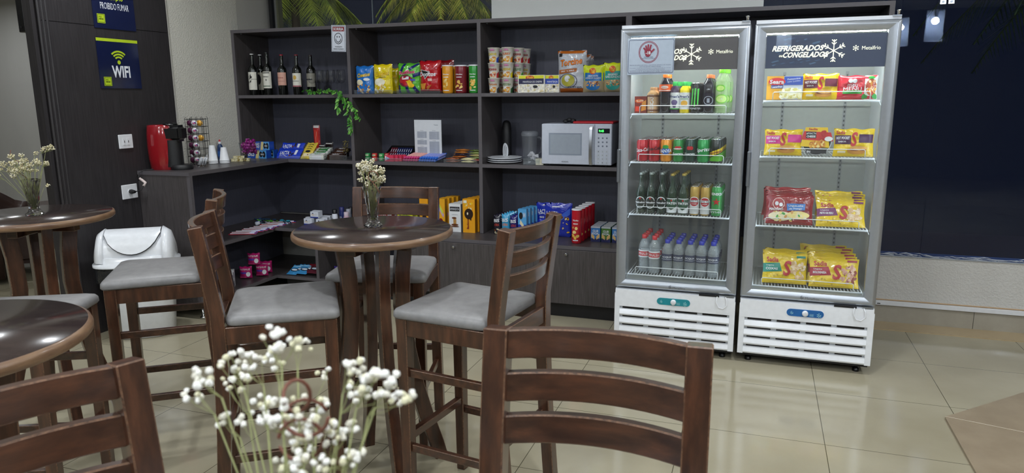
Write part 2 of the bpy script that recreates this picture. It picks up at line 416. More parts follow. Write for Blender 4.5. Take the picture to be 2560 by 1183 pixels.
# ------------------------------------------------------------------ setting
def floor_mat():
    mt, nt, b = newmat('polished_porcelain_tile'); L = nt.links.new; N = nt.nodes.new
    tc = N('ShaderNodeTexCoord'); sp = N('ShaderNodeSeparateXYZ'); L(tc.outputs['Object'], sp.inputs[0])
    def M(op, a, b_=None):
        n = N('ShaderNodeMath'); n.operation = op
        for i, x in enumerate((a, b_)):
            if x is None: continue
            if isinstance(x, (int, float)): n.inputs[i].default_value = x
            else: L(x, n.inputs[i])
        return n.outputs[0]
    fx = M('FRACT', M('DIVIDE', M('SUBTRACT', sp.outputs[0], 4.3533-.598*30), .598)); fy = M('FRACT', M('DIVIDE', M('SUBTRACT', sp.outputs[1], -1.0226-.597*30), .597))
    g = M('MINIMUM', M('MINIMUM', fx, M('SUBTRACT', 1., fx)), M('MINIMUM', fy, M('SUBTRACT', 1., fy)))
    line = M('LESS_THAN', g, .0028)
    n = N('ShaderNodeTexNoise'); n.inputs['Scale'].default_value = 2.2; n.inputs['Detail'].default_value = 8; L(tc.outputs['Object'], n.inputs['Vector'])
    cr = N('ShaderNodeValToRGB'); cr.color_ramp.elements[0].position = .3; cr.color_ramp.elements[0].color = lin('#9b937c'); cr.color_ramp.elements[1].position = .75; cr.color_ramp.elements[1].color = lin('#aca58f')
    L(n.outputs['Fac'], cr.inputs[0])
    mx = N('ShaderNodeMix'); mx.data_type = 'RGBA'; L(line, mx.inputs[0]); L(cr.outputs[0], mx.inputs[6]); mx.inputs[7].default_value = lin('#55503f'); L(mx.outputs[2], b.inputs['Base Color'])
    b.inputs['Roughness'].default_value = .11; b.inputs['IOR'].default_value = 1.55
    return mt
def plaster(name, col, scale, strength, rough=.7):
    mt, nt, b = newmat(name); L = nt.links.new; N = nt.nodes.new; b.inputs['Base Color'].default_value = lin(col); b.inputs['Roughness'].default_value = rough
    tc = N('ShaderNodeTexCoord'); n = N('ShaderNodeTexNoise'); n.inputs['Scale'].default_value = scale; n.inputs['Detail'].default_value = 4
    cr = N('ShaderNodeValToRGB'); cr.color_ramp.elements[0].position = .42; cr.color_ramp.elements[1].position = .62
    bp = N('ShaderNodeBump'); bp.inputs['Strength'].default_value = strength; bp.inputs['Distance'].default_value = .02
    L(tc.outputs['Object'], n.inputs['Vector']); L(n.outputs['Fac'], cr.inputs[0]); L(cr.outputs[0], bp.inputs['Height']); L(bp.outputs[0], b.inputs['Normal'])
    return mt
TEX = plaster('textured_beige_plaster', '#d2d0c6', 95, .22)
LOWW = plaster('textured_grey_plaster', '#cbc9c4', 90, .28)
SMOOTH = grain('smooth_wall_paint', '#bab8b0', '#c0beb7', (1, 1, 1), 3, .7)
GREYW = grain('grey_wall_paint', '#9d9c98', '#a4a39f', (1, 1, .2), 2, .7)
WHITEW = grain('off_white_wall_paint', '#e6e9e7', '#ecefed', (1, 1, 1), 3, .7)
BEIGED = grain('beige_wall_paint', '#7c766a', '#857f72', (1, 1, 1), 3, .7)
f = MB(); f.box(-8, -9, -.05, 8.5, .60, 0, floor_mat()); f.box(-8, .60, -.05, -2.45, 2.3, 0, f.mats[0]); struct(f.build('floor'))
f = MB(); f.box(-8, -9, 2.9, 8.5, .6, 2.96, WHITEW); f.box(-8, .6, 2.9, -2.5, 2.4, 2.96, WHITEW); struct(f.build('ceiling'))
f = MB(); f.box(-.22, -.64, 0, .03, .09, 2.9, TEX); f.box(-.22, .092, 0, .028, .60, 2.9, SMOOTH); f.box(-.02, -.652, 0, .043, -.64, 2.9, SMOOTH)
struct(f.build('wall_left'))
f = MB(); f.box(.03, .45, 0, 4.72, .6, 1.98, SMOOTH); f.box(2.066, .42, 2.03, 3.98, .6, 2.9, WHITEW); f.box(2.066, .45, 1.98, 3.98, .6, 2.03, WHITEW)
struct(f.build('wall_back'))
f = MB(); f.box(-2.5, .6, 0, -.22, .7, 2.9, GREYW); f.box(-8, 2.3, 0, -2.5, 2.4, 2.9, GREYW); f.box(-2.52, .7, 0, -2.42, 2.3, 2.9, GREYW); struct(f.build('wall_far'))
f = MB(); f.box(-8.1, -9, 0, -8, 2.3, 2.9, GREYW); struct(f.build('wall_lounge'))
f = MB(); f.box(-8, -9.1, 0, 8.5, -9, 2.9, BEIGED); struct(f.build('wall_front'))
f = MB(); f.box(8.5, -9, 0, 8.6, .34, 2.9, BEIGED); struct(f.build('wall_right'))
f = MB(); f.box(-8, 2.28, .0, -2.53, 2.3, .09, WHITEP); struct(f.build('baseboard_far'))
# panelled partition beside the counter
f = MB(); f.box(-.03, -1.60, 0, .046, -.654, 1.938, PANEL); f.box(-.03, -1.60, 1.942, .046, -.654, 2.9, PANEL)
f.box(-.031, -1.645, 0, .03, -1.60, 2.9, PANEL); f.box(-.02, -1.60, 1.93, .042, -.66, 1.95, BLACKM)
for yy in (-1.61, -1.585, -1.56): f.lathe([(.009, 0), (.009, 2.9)], PANEL, 10, (.043, yy, 0))
struct(f.build('wall_panelling'))
# low wall under the night window
f = MB(); f.box(4.74, .34, .15, 8.5, .5, .447, LOWW); struct(f.build('wall_low'))
TILEB = grain('stone_baseboard_tile', '#989284', '#aaa598', (1, 1, 1), 5, .35)
f = MB(); f.box(4.74, .325, 0, 5.36, .34, .118, TILEB); f.box(5.363, .325, 0, 5.96, .34, .118, TILEB); f.box(5.963, .325, 0, 8.5, .34, .118, TILEB); struct(f.build('baseboard_right'))
f = MB(); f.box(4.3, .15, 0, 8.5, .325, .006, grain('tan_threshold_stone', '#a99573', '#b8a583', (1, 1, 1), 4, .3)); struct(f.build('trim_1'))
f = MB(); f.box(4.74, .31, .121, 8.5, .335, .149, WHITEP); f.box(4.74, .335, .149, 8.5, .34, .156, K('#c8a67c', .6)); f.box(4.8, .308, .128, 4.82, .311, .134, BLACKM); struct(f.build('trim_2', bevel=.003))
# inlaid lighter slab on the right
SLAB = grain('brown_stone_slab', '#8d7e69', '#9c8d77', (1, 1, 1), 7, .3)
f = MB(); f.prism([(4.899, -1.176), (4.896, -3.2), (6.9, -3.2), (6.9, .0), (6.12, .05)][::-1], 0, .012, SLAB); f.bar([(4.899, -1.176, .0125), (5.5, -1.32, .0125), (6.9, -1.66, .0125)], .002, .001, K('#7d6f5a', .6))
struct(f.build('trim_3', bevel=.003, bmat=K('#d8cdb8', .4)))
# high window above the shelf
f = MB(); f.box(.10, .452, 1.98, 1.040, .460, 2.9, GLASS); f.box(1.046, .452, 1.98, 2.066, .460, 2.9, GLASS); t1 = struct(f.build('window_1'))
f = MB(); f.box(.07, .44, 1.98, .10, .475, 2.9, BLACKM); f.box(1.0405, .45, 1.98, 1.0455, .462, 2.9, K('#8d979c', .3)); f.build('window_frame', t1)
f = MB(); f.box(.028, .601, 1.9, .045, .66, 2.9, K('#8c8a6a', .7)); struct(f.build('trim_4'))
f = MB(); f.box(3.985, .452, 1.98, 4.72, .46, 2.9, GLASSD); struct(f.build('window_3'))
# night window on the right with clamps
f = MB(); f.box(4.72, .338, .449, 5.022, .348, 2.9, GLASSD); f.box(5.026, .338, .449, 8.5, .348, 2.9, GLASSD); t2 = struct(f.build('window_2'))
f = MB(); f.box(4.985, .322, 2.012, 5.02, .352, 2.07, CHROME); f.box(5.028, .322, 2.012, 5.063, .352, 2.07, CHROME)
for xx in (5.003, 5.046): f.lathe([(.006, 0), (.006, .004)], ALU2, 12, T=Matrix.Translation((xx, .322, 2.026)) @ Matrix.Rotation(PI/2, 4, 'X'))
f.build('glass_clamp', t2, bevel=.003)
f = MB(); rnd = random.Random(3)
for i in range(95):
    x = 4.76+i*.014+rnd.uniform(-.01, .01)+(i*.02 if i > 60 else 0); z = .452+rnd.uniform(0, .018); l = rnd.uniform(.02, .09)
    f.tube([(x, .334, z), (x+l*.5, .333, z+rnd.uniform(-.004, .008)), (x+l, .334, z-.003)], [.0012, rnd.uniform(.0015, .0038), .001], K('#b9c0cc', .6), 5)
f.box(4.74, .332, .447, 8.5, .338, .4525, K('#aab0b8', .6))
f.build('sealant_bead', t2)

# ------------------------------------------------------------------ wall things
SIGNB = K('#151d40', .16, 0, 0, .5); LIME = K('#b6cf2a', .35); SW = K('#e6e9ee', .4); REDS = K('#8f1d28', .4); BLK = K('#101014', .4); NAVY = K('#1c2450', .35)
def sign(name, label, w, h, base, items, loc, rz, tilt=0, th=.004, grp=None):
    q = MB(); q.box(-w/2, -th/2, 0, w/2, th/2, h, base); gfx(q, S_flat(-th/2), w, h, items, o0=.0004, step=.0003)
    o = q.build(name, fix=False); o.location = loc; o.rotation_euler = (0, tilt, rz); return tag(o, label, 'sign', grp)
wifi = [('r', 0, .94, 1, 1, LIME), ('t', 'WIFI', .52, .34, .44, .24, SW, 0, 0, .03), ('e', .49, .53, .04, .042, LIME)]
for rr in (.11, .17, .23):
    wifi.append(('l', [(.49+rr*math.cos(a), .53+rr*.95*math.sin(a)) for a in [PI/2+.78*(k/6-1) for k in range(13)]], .011, LIME))
logo = lambda cx, cy: [('r', cx-.09, cy-.09, cx+.09, cy+.09, LIME), ('r', cx-.078, cy-.078, cx+.078, cy+.078, K('#2c3a1e', .4)), ('r', cx-.07, cy-.07, cx+.07, cy+.07, LIME), ('t', 'sense', cx, cy-.01, .10, .03, BLK), ('t', 'MO', cx-.02, cy+.03, .06, .03, BLK)]
sign('wifi_sign', 'dark blue square sign reading WIFI with green wave symbol on the panelling', .318, .312, SIGNB, wifi+logo(.17, .14), (.049, -1.094, 1.556), PI/2)
sign('smoking_sign', 'dark blue sign reading ATENCAO PROIBIDO FUMAR above the wifi sign', .318, .312, SIGNB, [('t', 'ATENÇÃO', .52, .63, .44, .16, LIME, 0, 0, .02), ('t', 'PROIBIDO FUMAR', .52, .45, .68, .13, SW, 0, 0, .02)]+logo(.17, .19)+[('r', 0, .94, 1, 1, LIME)], (.049, -1.091, 1.928), PI/2)
a = at(821, 63, y=-.004); b_ = at(870, 133, y=-.004)
hh = .5*(at(821, 63, y=-.004).z-at(826, 133, y=-.004).z)*2
sm = [('l', [(.49+.27*math.cos(k*PI/20), .50+.2*math.sin(k*PI/20)) for k in range(41)], .004, BLK), ('e', .41, .56, .03, .028, BLK), ('e', .57, .56, .03, .028, BLK), ('l', [(.49+.17*math.cos(PI+k*PI/10), .49+.13*math.sin(PI+k*PI/10)) for k in range(11)], .004, BLK)]
bd = [('l', [(.05, .03), (.95, .03), (.95, .97), (.05, .97), (.05, .03)], .0018, K('#39404e', .4))]
sign('camera_warning_sign', 'small white sign reading SORRIA with a smiling face on the shelf edge', .122, .19, K('#dfe6f2', .3), [('r', .1, .77, .9, .94, REDS), ('t', 'SORRIA', .5, .855, .7, .11, SW, 0, 0, .03), ('t', 'VOCÊ ESTÁ', .5, .19, .5, .055, BLK), ('t', 'SENDO FILMADO', .5, .1, .72, .055, BLK)]+sm+bd, ((a.x+b_.x)/2, -.004, a.z-.19-.003), 0, .045)
for (u0, v0, u1, v1), nm, lb in (((295, 336, 341, 371), 'switch_plate', 'white double switch plate on the dark panelling'), ((303, 461, 342, 497), 'power_outlet', 'white power outlet with a black plug beside the counter')):
    p0 = at(u0, (v0+v1)/2, x=.047); p1 = at(u1, (v0+v1)/2, x=.047); z0 = at((u0+u1)/2, v1, x=.047).z; z1 = at((u0+u1)/2, v0, x=.047).z
    p1y = min(p1.y, -1.06); t = thing(nm, lb, 'wall plate', (.047, (p0.y+p1y)/2, z0), PI/2); W = p1y-p0.y; H = z1-z0
    q = MB(); q.box(-W/2, -.009, 0, W/2, -.0005, H, WHITEP); q.build('plate', t, bevel=.003)
    if nm == 'switch_plate':
        for s in (-1, 1):
            q = MB(); q.box(s*W*.14-.011, -.0125, H*.26, s*W*.14+.011, -.009, H*.74, WHITEP); q.box(s*W*.14-.002, -.0135, H*.42, s*W*.14+.002, -.0122, H*.58, BLK); q.build('switch', t)
    else:
        q = MB(); q.lathe([(.02, 0), (.02, .003)], WHITEP, 6, T=Matrix.Translation((0, -.009, H*.5)) @ Matrix.Rotation(PI/2, 4, 'X')); q.build('socket', t)
        PLUG = (t.location.x, t.location.y, z0+H*.5)
px, py, pz = PLUG; CORD = []
q = MB(); q.tube([(px+.05, py, pz), (px+.085, py+.02, pz+.01), (px+.09, py+.05, pz+.05), (.10, -1.075, pz+.10), (.085, -1.075, .95), (.09, -1.072, 1.0), (.10, -1.04, 1.018), (.12, -.98, 1.017), (.15, -.93, 1.017)], .0032, BLACKM, 6); CORD.append(q.build('power_cord'))
q = MB(); q.lathe([(.014, 0), (.016, .012), (.009, .04)], BLACKM, 12, T=Matrix.Translation((px+.012, py, pz)) @ Matrix.Rotation(PI/2, 4, 'Y')); q.build('plug', CORD[0])
q = MB(); q.tube([(px+.088, py+.04, pz+.035), (px+.092, py+.055, pz+.055), (.10, -1.08, pz+.085)], .009, K('#d9c9c4', .5), 8); q.build('tape_tag', CORD[0])
# television at the far side of the panelling (only its edge shows)
t = thing('television', 'black flat television seen edge on at upper left beside panelling', 'television', (-.06, -1.35, 1.872))
q = MB(); q.box(-.03, -.29, 0, .025, .45, .62, BLACKP); q.build('screen_case', t, bevel=.004)
q = MB()
for z in (.03, .3):
    q = MB(); q.lathe([(.006, 0), (.006, .003)], BLACKM, 10, T=Matrix.Translation((-.005, -.29, z)) @ Matrix.Rotation(PI/2, 4, 'X')); q.build('screw', t)

# ------------------------------------------------------------------ shelving
def board(q, x0, y0, z0, x1, y1, z1, mat, edge='f'):
    if edge == 'f': q.box(x0, y0+.0015, z0, x1, y1, z1, mat); q.box(x0, y0, z0, x1, y0+.0015, z1, LAM_E)
    elif edge == 'r': q.box(x0, y0, z0, x1-.0015, y1, z1, mat); q.box(x1-.0015, y0, z0, x1, y1, z1, LAM_E)
    return q
SU = thing('wall_shelving', 'long dark laminate shelving unit along the back wall stocked with snacks', 'shelving', (0, 0, 0))
def part(name, parent, *a, **k): q = MB(); board(q, *a, **k); return q.build(name, parent)
part('top_panel', SU, 0, 0, 1.987, 4.70, .44, 2.0115, LAM_H)
part('side_panel', SU, 0.032, 0, 1.0125, .058, .42, 1.987, LAM_V); part('side_panel', SU, 4.672, 0, .51, 4.70, .42, 1.987, LAM_V)
for x in (1.071, 2.114): part('divider', SU, x, 0, .507, x+.026, .42, 1.987, LAM_V)
part('divider', SU, 3.150, 0, .507, 3.188, .42, 1.987, LAM_V)
for x0, x1 in ((.058, 1.071), (1.097, 2.114), (2.140, 3.150)):
    part('shelf', SU, x0, 0, 1.486, x1, .42, 1.510, LAM_H)
    part('shelf', SU, x0 if x0 > .1 else .489, 0, .987, x1, .42, 1.012, LAM_H)
q = MB(); q.box(.058, .42, .507, 4.672, .44, 1.987, BACKP); q.build('back_panel', SU)
for x in (.09, 1.13, 2.17):
    q = MB(); q.lathe([(.007, 0), (.007, .003)], ALU2, 10, (x, .05, 1.983)); q.build('cam_fitting', SU)
CT = thing('counter', 'dark laminate return counter with open shelves below the coffee machine', 'counter', (0, 0, 0))
q = MB(); q.box(.05, -1.047, .987, .486, .42, 1.012, LAM_H); q.box(.4855, -1.047, .987, .4875, 0, 1.012, LAM_E); q.box(.05, -1.0485, .987, .4875, -1.047, 1.012, LAM_E); q.build('worktop', CT)
q = MB(); q.box(.05, -1.045, .09, .4615, -1.021, .987, LAM_V); q.box(.4615, -1.045, .09, .4875, -1.021, .987, LAM_E); q.build('end_panel', CT)
for z in (.495, .125):
    q = MB(); q.box(.062, -1.021, z-.024, .4855, .42, z, LAM_H); q.box(.4855, -1.021, z-.024, .4875, -.237, z, LAM_E); q.build('shelf', CT)
q = MB(); q.box(.05, -1.021, .09, .062, .42, .987, BACKP); q.build('back_panel', CT)
for x, y in ((.44, -.99), (.12, -.99)):
    q = MB(); q.lathe([(.02, 0), (.022, .006), (.009, .01), (.009, .09)], CHROME, 12, (x, y, 0)); q.build('foot', CT)
LC = thing('low_cabinet', 'low dark wood-grain cabinet with knobbed doors under the shelving', 'cabinet', (0, 0, 0))
part('deck', LC, .4885, -.237, .480, 3.20, .42, .505, LAM_H)
part('base_board', LC, .4885, -.237, .101, 3.20, .42, .125, LAM_H)
for x in (.853, 1.57, 2.39, 3.18): part('upright', LC, x, -.215 if x > 1.6 else -.237, .125, x+.024, .42, .480, LAM_V)
q = MB(); q.box(.50, .42, .101, 3.20, .44, .505, BACKP); q.build('back_panel', LC)
q = MB(); q.box(.55, -.197, 0, 3.20, -.18, .101, BLACKM); q.build('plinth', LC)
for x0, x1 in ((1.575, 2.398), (2.401, 3.205)):
    q = MB(); q.box(x0, -.252, .106, x1, -.234, .478, LAM_V); d = q.build('door', LC, bevel=.001)
    q = MB(); T = Matrix.Translation(((x0+x1)/2+.03, -.252, .452)) @ Matrix.Rotation(PI/2, 4, 'X'); q.lathe([(.004, 0), (.005, .008), (.012, .014), (.012, .022), (.007, .026)], CHROME, 12, T=T); q.build('knob', d)

# ------------------------------------------------------------------ bar chairs
def make_chair():
    a, b_, d, dr, Hs, Ht, l, t, lb = .198, .204, .205, .205, .787, 1.083, .043, .044, .038
    h = t/2; c = thing('bar_chair', '', 'chair', (0, 0, 0), 0, 'dark wooden bar chairs with pale grey seats')
    for s in (-1, 1):
        q = MB(); x = s*(a-h)
        q.bar([(x, -dr+h-lb, 0), (x, -dr+h-.012, .35), (x, -dr+h, .62), (x, -dr+h, Hs), (x, -dr+h-.016, Hs+.12), (x, -dr+h-l, Ht)], h, h, WOOD)
        q.build('rear_leg', c, .0026, WORN)
        q = MB(); x = s*(b_-h-.004); q.bar([(x, d-h-.004, 0), (x, d-h-.004, Hs-.045)], [h*.8, h], [h*.8, h], WOOD); q.build('front_leg', c, .0026, WORN)
    q = MB(); z0, z1 = Hs-.105, Hs-.045
    for s in (-1, 1): q.box(s*(a-.012)-.010, -dr+t, z0, s*(a-.012)+.010, d-t, z1, WOOD)
    q.box(-b_+t+.001, d-.03, z0, b_-t-.001, d-.01, z1, WOODH); q.box(-a+t+.001, -dr+.006, z0, a-t-.001, -dr+.026, z1, WOODH); q.build('seat_frame', c, .002, WORN)
    # padded seat
    q = MB(); n = 14; vs = []; fs = []
    def ring(k, z, g):
        out = []
        cor = [(b_+.006, d+.006, .022), (-b_-.006, d+.006, .022), (-(a-.002), -dr+t+.002, .03), ((a-.002), -dr+t+.002, .03)]
        for (cx, cy, rr), a0 in zip(cor, (0, PI/2, PI, 3*PI/2)):
            sx = 1 if cx > 0 else -1; sy = 1 if cy > 0 else -1
            for j in range(5):
                an = a0+PI/2*j/4; out.append(((cx-sx*rr)+rr*math.cos(an)-sx*g, (cy-sy*rr)+rr*math.sin(an)-sy*g, z))
        return out
    rings = [ring(0, Hs-.043, .004), ring(0, Hs-.036, -.001), ring(0, Hs-.020, .0), ring(0, Hs-.011, .006), ring(0, Hs-.005, .022), ring(0, Hs-.001, .06), ring(0, Hs+.001, .11)]
    N = 20
    for r_ in rings: vs += r_
    for j in range(len(rings)-1):
        for k in range(N): fs.append((j*N+k, j*N+(k+1) % N, (j+1)*N+(k+1) % N, (j+1)*N+k))
    fs += [tuple(range(N))[::-1], tuple(range((len(rings)-1)*N, len(rings)*N))]
    q.add(vs, fs, LEATHER, True); q.build('seat', c)
    # three curved slats bowed to the rear
    zt = Ht-.001
    for i in range(3):
        q = MB(); z1 = zt-i*.077; z0 = z1-.052; vs = []; fs = []; n = 14
        for k in range(n+1):
            u = k/n*2-1; x = u*(a-t+.002)
            for z in (z0, z1):
                yc = -dr+h-l*(z-Hs)/(Ht-Hs)-.034*(1-u*u)
                vs += [(x, yc-.010, z), (x, yc+.010, z)]
        for k in range(n):
            o = k*4; p = o+4
            fs += [(o, o+1, p+1, p), (o+2, p+2, p+3, o+3), (o, p, p+2, o+2), (o+1, o+3, p+3, p+1)]
        fs += [(0, 2, 3, 1), (n*4, n*4+1, n*4+3, n*4+2)]
        q.add(vs, fs, WOODH, False); q.build('slat', c, .0026, WORN)
    def st(p, q_, hx=.010, hy=.014, name='stretcher', mat=WOODH):
        q = MB(); q.bar([p, q_], hx, hy, mat, up=Vector((0, 0, 1))); q.build(name, c, .002, WORN)
    for s in (-1, 1):
        st((s*(a-h), -dr+t-.002, .545), (s*(b_-h-.004), d-t-.002, .545)); st((s*(a-h), -dr+t-.006, .262), (s*(b_-h-.004), d-t-.002, .262))
    st((-b_+t, d-h-.004, .30), (b_-t, d-h-.004, .30), .014, .014); st((-a+t, -dr+h-.002, .33), (a-t, -dr+h-.002, .33)); 
    return c
CH = make_chair()
CHAIRS = [(1.625, -2.425, 126.9, 'dark wooden bar chair facing the rear left table with white bin behind'),
          (2.394, -2.68, -54.9, 'dark wooden bar chair at the left of the centre table, facing right'),
          (3.092, -2.496, 81.4, 'dark wooden bar chair at the right of the centre table, back to the fridges'),
          (3.778, -3.816, 182.9, 'nearest dark wooden bar chair at lower right showing three wide slats'),
          (2.504, -2.071, 195.1, 'dark wooden bar chair behind the centre table, facing the viewer'),
          (1.605, -3.10, -65, 'dark wooden bar chair cut off by the left edge, pale seat'),
          (3.237, -4.183, 250, 'glossy reddish bar chair in the lower left corner, only its slatted back in view')]
for i, (x, y, th, lb) in enumerate(CHAIRS):
    if i == 0: CH.location = (x, y, 0); CH.rotation_euler = (0, 0, math.radians(th)); CH['label'] = lb
    else: clone(CH, (x, y, 0), math.radians(th), lb)

# ------------------------------------------------------------------ round bar tables
def make_table(r=.302, H=1.0, a0=0):
    t = thing('bar_table', '', 'table', (0, 0, 0), 0, 'round dark bar tables')
    q = MB(); q.lathe([(r-.006, H-.028), (r, H-.023), (r+.001, H-.012), (r-.002, H-.004), (r-.008, H-.0006)], TEDGE, 64); q.build('edge_band', t)
    q = MB(); q.lathe([(r-.0085, H-.003), (r-.009, H), (.001, H)], TTOP, 64, close=False); q.build('tabletop', t)
    q = MB(); q.box(-.17, -.022, H-.075, .17, .022, H-.033, WOODH); q.box(-.022, -.17, H-.0755, .022, .17, H-.0332, WOODH); q.build('cross_frame', t, .002, WORN)
    for k in range(4):
        an = a0+PI/4+k*PI/2; dx, dy = math.cos(an), math.sin(an); q = MB(); pts = []; hw = []
        for z, rad in ((0, .245), (.08, .225), (.2, .185), (.33, .150), (.5, .118), (.68, .100), (.82, .104), (.965, .122)):
            pts.append((dx*rad, dy*rad, z)); hw.append(.030 if z > .1 else .028)
        q.bar(pts, .021, hw, WOOD, up=Vector((dx, dy, 0))); q.build('leg', t, .003, WORN)
    return t
TB = make_table(); TB.location = (2.641, -2.405, 0); TB['label'] = 'round dark bar table in the centre with crystal vase on it'
clone(TB, (1.049, -2.537, 0), math.radians(20), 'round dark bar table at the far left beside the panelling, holding a vase')
clone(TB, (2.386, -3.806, 0), math.radians(10), 'round dark bar table at the left edge in front, empty top')
clone(TB, (3.84, -4.45, 0), math.radians(30), 'round dark bar table nearest the viewer, under the blurred flowers')

# ------------------------------------------------------------------ flowers in crystal vases
def make_vase(label, loc):
    t = thing('crystal_vase', label, 'vase', loc, 0, 'cut crystal vases on the tables')
    q = MB(); n = 16; prof = [(.036, 0), (.036, .006), (.026, .014), (.019, .03), (.021, .05), (.024, .08), (.028, .11), (.033, .14), (.037, .155)]
    vs = []; fs = []
    for j, (r, z) in enumerate(prof):
        for k in range(n):
            rr = r*(1+.05*((k+j) % 2)*(j > 0)); vs.append((rr*math.cos(2*PI*k/n), rr*math.sin(2*PI*k/n), z))
    inner = [(.033, .155), (.029, .14), (.024, .11), (.020, .08), (.017, .05), (.010, .035)]
    for r, z in inner:
        for k in range(n): vs.append((r*math.cos(2*PI*k/n), r*math.sin(2*PI*k/n), z))
    R = len(prof)+len(inner)
    for j in range(R-1):
        for k in range(n):
            a, b2, c, d = j*n+k, j*n+(k+1) % n, (j+1)*n+(k+1) % n, (j+1)*n+k; fs += [(a, b2, c), (a, c, d)]
    fs += [tuple(range(n))[::-1], tuple(range((R-1)*n, R*n))]
    q.add(vs, fs, CRYSTAL, False); q.build('vase_body', t); return t
STEM = K('#8b8f5c', .6); BLOS = [K('#e6e2d2', .7), K('#d2cba9', .7), K('#f1efe8', .7)]; TWIG = K('#6f4030', .6)
def bunch(label, base, clusters, size, per, seed, cols=BLOS, loops=(), grp='baby\'s breath bunches'):
    """clusters: (x,y,z,radius) in world metres; stems rise from base"""
    rnd = random.Random(seed); t = thing('flower_bunch', label, 'flowers', base, 0, grp); B = Vector(base)
    st = MB(); bl = MB()
    ico = bmesh.new(); bmesh.ops.create_icosphere(ico, subdivisions=2 if size < .00275 else 1, radius=1); iv = [v.co.copy() for v in ico.verts]; iff = [tuple(v.index for v in f.verts) for f in ico.faces]; ico.free()
    for cx, cy, cz, cr in clusters:
        c = Vector((cx, cy, cz))-B; mid = Vector((c.x*.35+rnd.uniform(-.01, .01), c.y*.35, c.z*.5)); fork = c-Vector((c.x*.25, c.y*.25, cr*1.1))
        st.tube([(rnd.uniform(-.006, .006), rnd.uniform(-.006, .006), .02), mid, fork], [.0013*size/.0035, .0011*size/.0035, .0009*size/.0035], STEM, 5)
        n = int(per*(cr/.03)**1.5)
        for i in range(n):
            v = Vector((rnd.gauss(0, 1), rnd.gauss(0, 1), rnd.gauss(0, 1))).normalized()*cr*rnd.uniform(.25, 1)**.6; v.z *= .8; p = c+v
            if i % 3 == 0: st.tube([fork, fork.lerp(p, .6)+Vector((0, 0, -.003)), p], .00035*size/.0035, STEM, 4, caps=False)
            s = size*rnd.uniform(.7, 1.15); mat = cols[int(rnd.random()*len(cols))]
            for k in range(2):
                o = p+Vector((rnd.uniform(-1, 1), rnd.uniform(-1, 1), rnd.uniform(-1, 1)))*s*.45*k
                bl.add([o+q*(s*rnd.uniform(.72, 1.15)) for q in iv], iff, mat, True)
    st.build('stems', t, fix=False); bl.build('blossoms', t, fix=False)
    if loops:
        q = MB()
        for pts in loops: q.tube([Vector(p)-B for p in pts], .0017*(size/.0035)**.5, TWIG, 6)
        q.build('twig', t)
    return t
def spray(cx, cy, cz, rx, rz, n, seed, rr=(.012, .022)):
    rnd = random.Random(seed); out = []
    for i in range(n):
        a = rnd.uniform(0, 2*PI); f = rnd.uniform(.1, 1)**.5
        out.append((cx+math.cos(a)*rx*f, cy+rnd.uniform(-1, 1)*rx*.8, cz+math.sin(a)*rz*f, rnd.uniform(*rr)))
    return out
v1 = (2.622, -2.37, 1.001); make_vase('cut crystal vase of dried flowers on the centre table', v1)
bunch('small dense bunch of cream dried flowers in the centre table vase', (v1[0], v1[1], v1[2]+.004), spray(2.612, -2.37, 1.205, .056, .046, 34, 4, (.008, .016)), .0028, 95, 11, [K('#e0d9bd', .7), K('#cfc49c', .7), K('#eae6d6', .7)],
      [[(2.66+.022*math.cos(k*.6), -2.42, 1.20+.02*math.sin(k*.6)) for k in range(10)], [(2.63, -2.39, 1.16), (2.655, -2.42, 1.18), (2.675, -2.43, 1.165), (2.69, -2.43, 1.14)]])
v2 = (1.075, -2.56, 1.001); make_vase('cut crystal vase of dried flowers on the far left table', v2)
bunch('loose bunch of yellowed dried flowers in the far left vase', (v2[0], v2[1], v2[2]+.004), spray(1.05, -2.56, 1.215, .085, .045, 30, 9, (.010, .017))+[(1.17, -2.52, 1.29, .018), (1.14, -2.53, 1.28, .016), (.93, -2.6, 1.17, .018), (.90, -2.6, 1.20, .012), (1.16, -2.55, 1.13, .008)], .0028, 75, 12, [K('#d8cfa9', .7), K('#c6bb90', .7), K('#e0d9bd', .7)],
      [[(1.075, -2.56, 1.15), (1.03, -2.58, 1.19), (1.06, -2.57, 1.22), (1.0, -2.58, 1.25), (1.01, -2.58, 1.28)]])
v3 = (3.69, -4.33, 1.001); make_vase('cut crystal vase on the nearest table, just below the view', v3)
cl = []
for (u, v, r, y) in ((640, 905, 34, -4.10), (700, 850, 40, -4.12), (752, 868, 26, -4.08), (575, 905, 36, -4.1), (590, 960, 40, -4.06), (500, 945, 32, -4.15), (478, 985, 24, -4.12), (690, 890, 36, -4.05), (650, 1010, 34, -4.1), (700, 1030, 40, -4.16),
                   (900, 920, 40, -4.1), (950, 960, 46, -4.14), (890, 975, 34, -4.08), (985, 985, 36, -4.1), (1012, 990, 22, -4.12), (780, 1010, 36, -4.1), (800, 1060, 38, -4.14), (850, 1090, 42, -4.12), (740, 1060, 32, -4.1),
                   (760, 1120, 36, -4.13), (780, 1165, 44, -4.16), (860, 1140, 28, -4.15), (700, 1180, 30, -4.12), (600, 1050, 16, -4.1), (810, 930, 20, -4.0), (560, 1050, 20, -4.12), (905, 1120, 16, -4.1)):
    p = at(u, v, y=y-.18); cl.append((p.x, p.y, p.z, r*.00040))
lp = []
for (u, v, a, b2, ph) in ((742, 990, 34, 40, 2.6), (765, 1045, 56, 46, 0.), (752, 1100, 56, 52, 3.2)):
    lp.append([tuple(at(u+a*math.cos(ph+k*.42), v+b2*math.sin(ph+k*.42), y=-4.34+.004*k)) for k in range(15)])
bunch('out of focus white baby\'s breath with copper wire curls in the foreground', (v3[0], v3[1], v3[2]+.004), cl, .0027, 40, 21, [K('#eeece4', .7), K('#e4e0d2', .7), K('#f4f3ee', .7), K('#d8d4b4', .7)], lp)

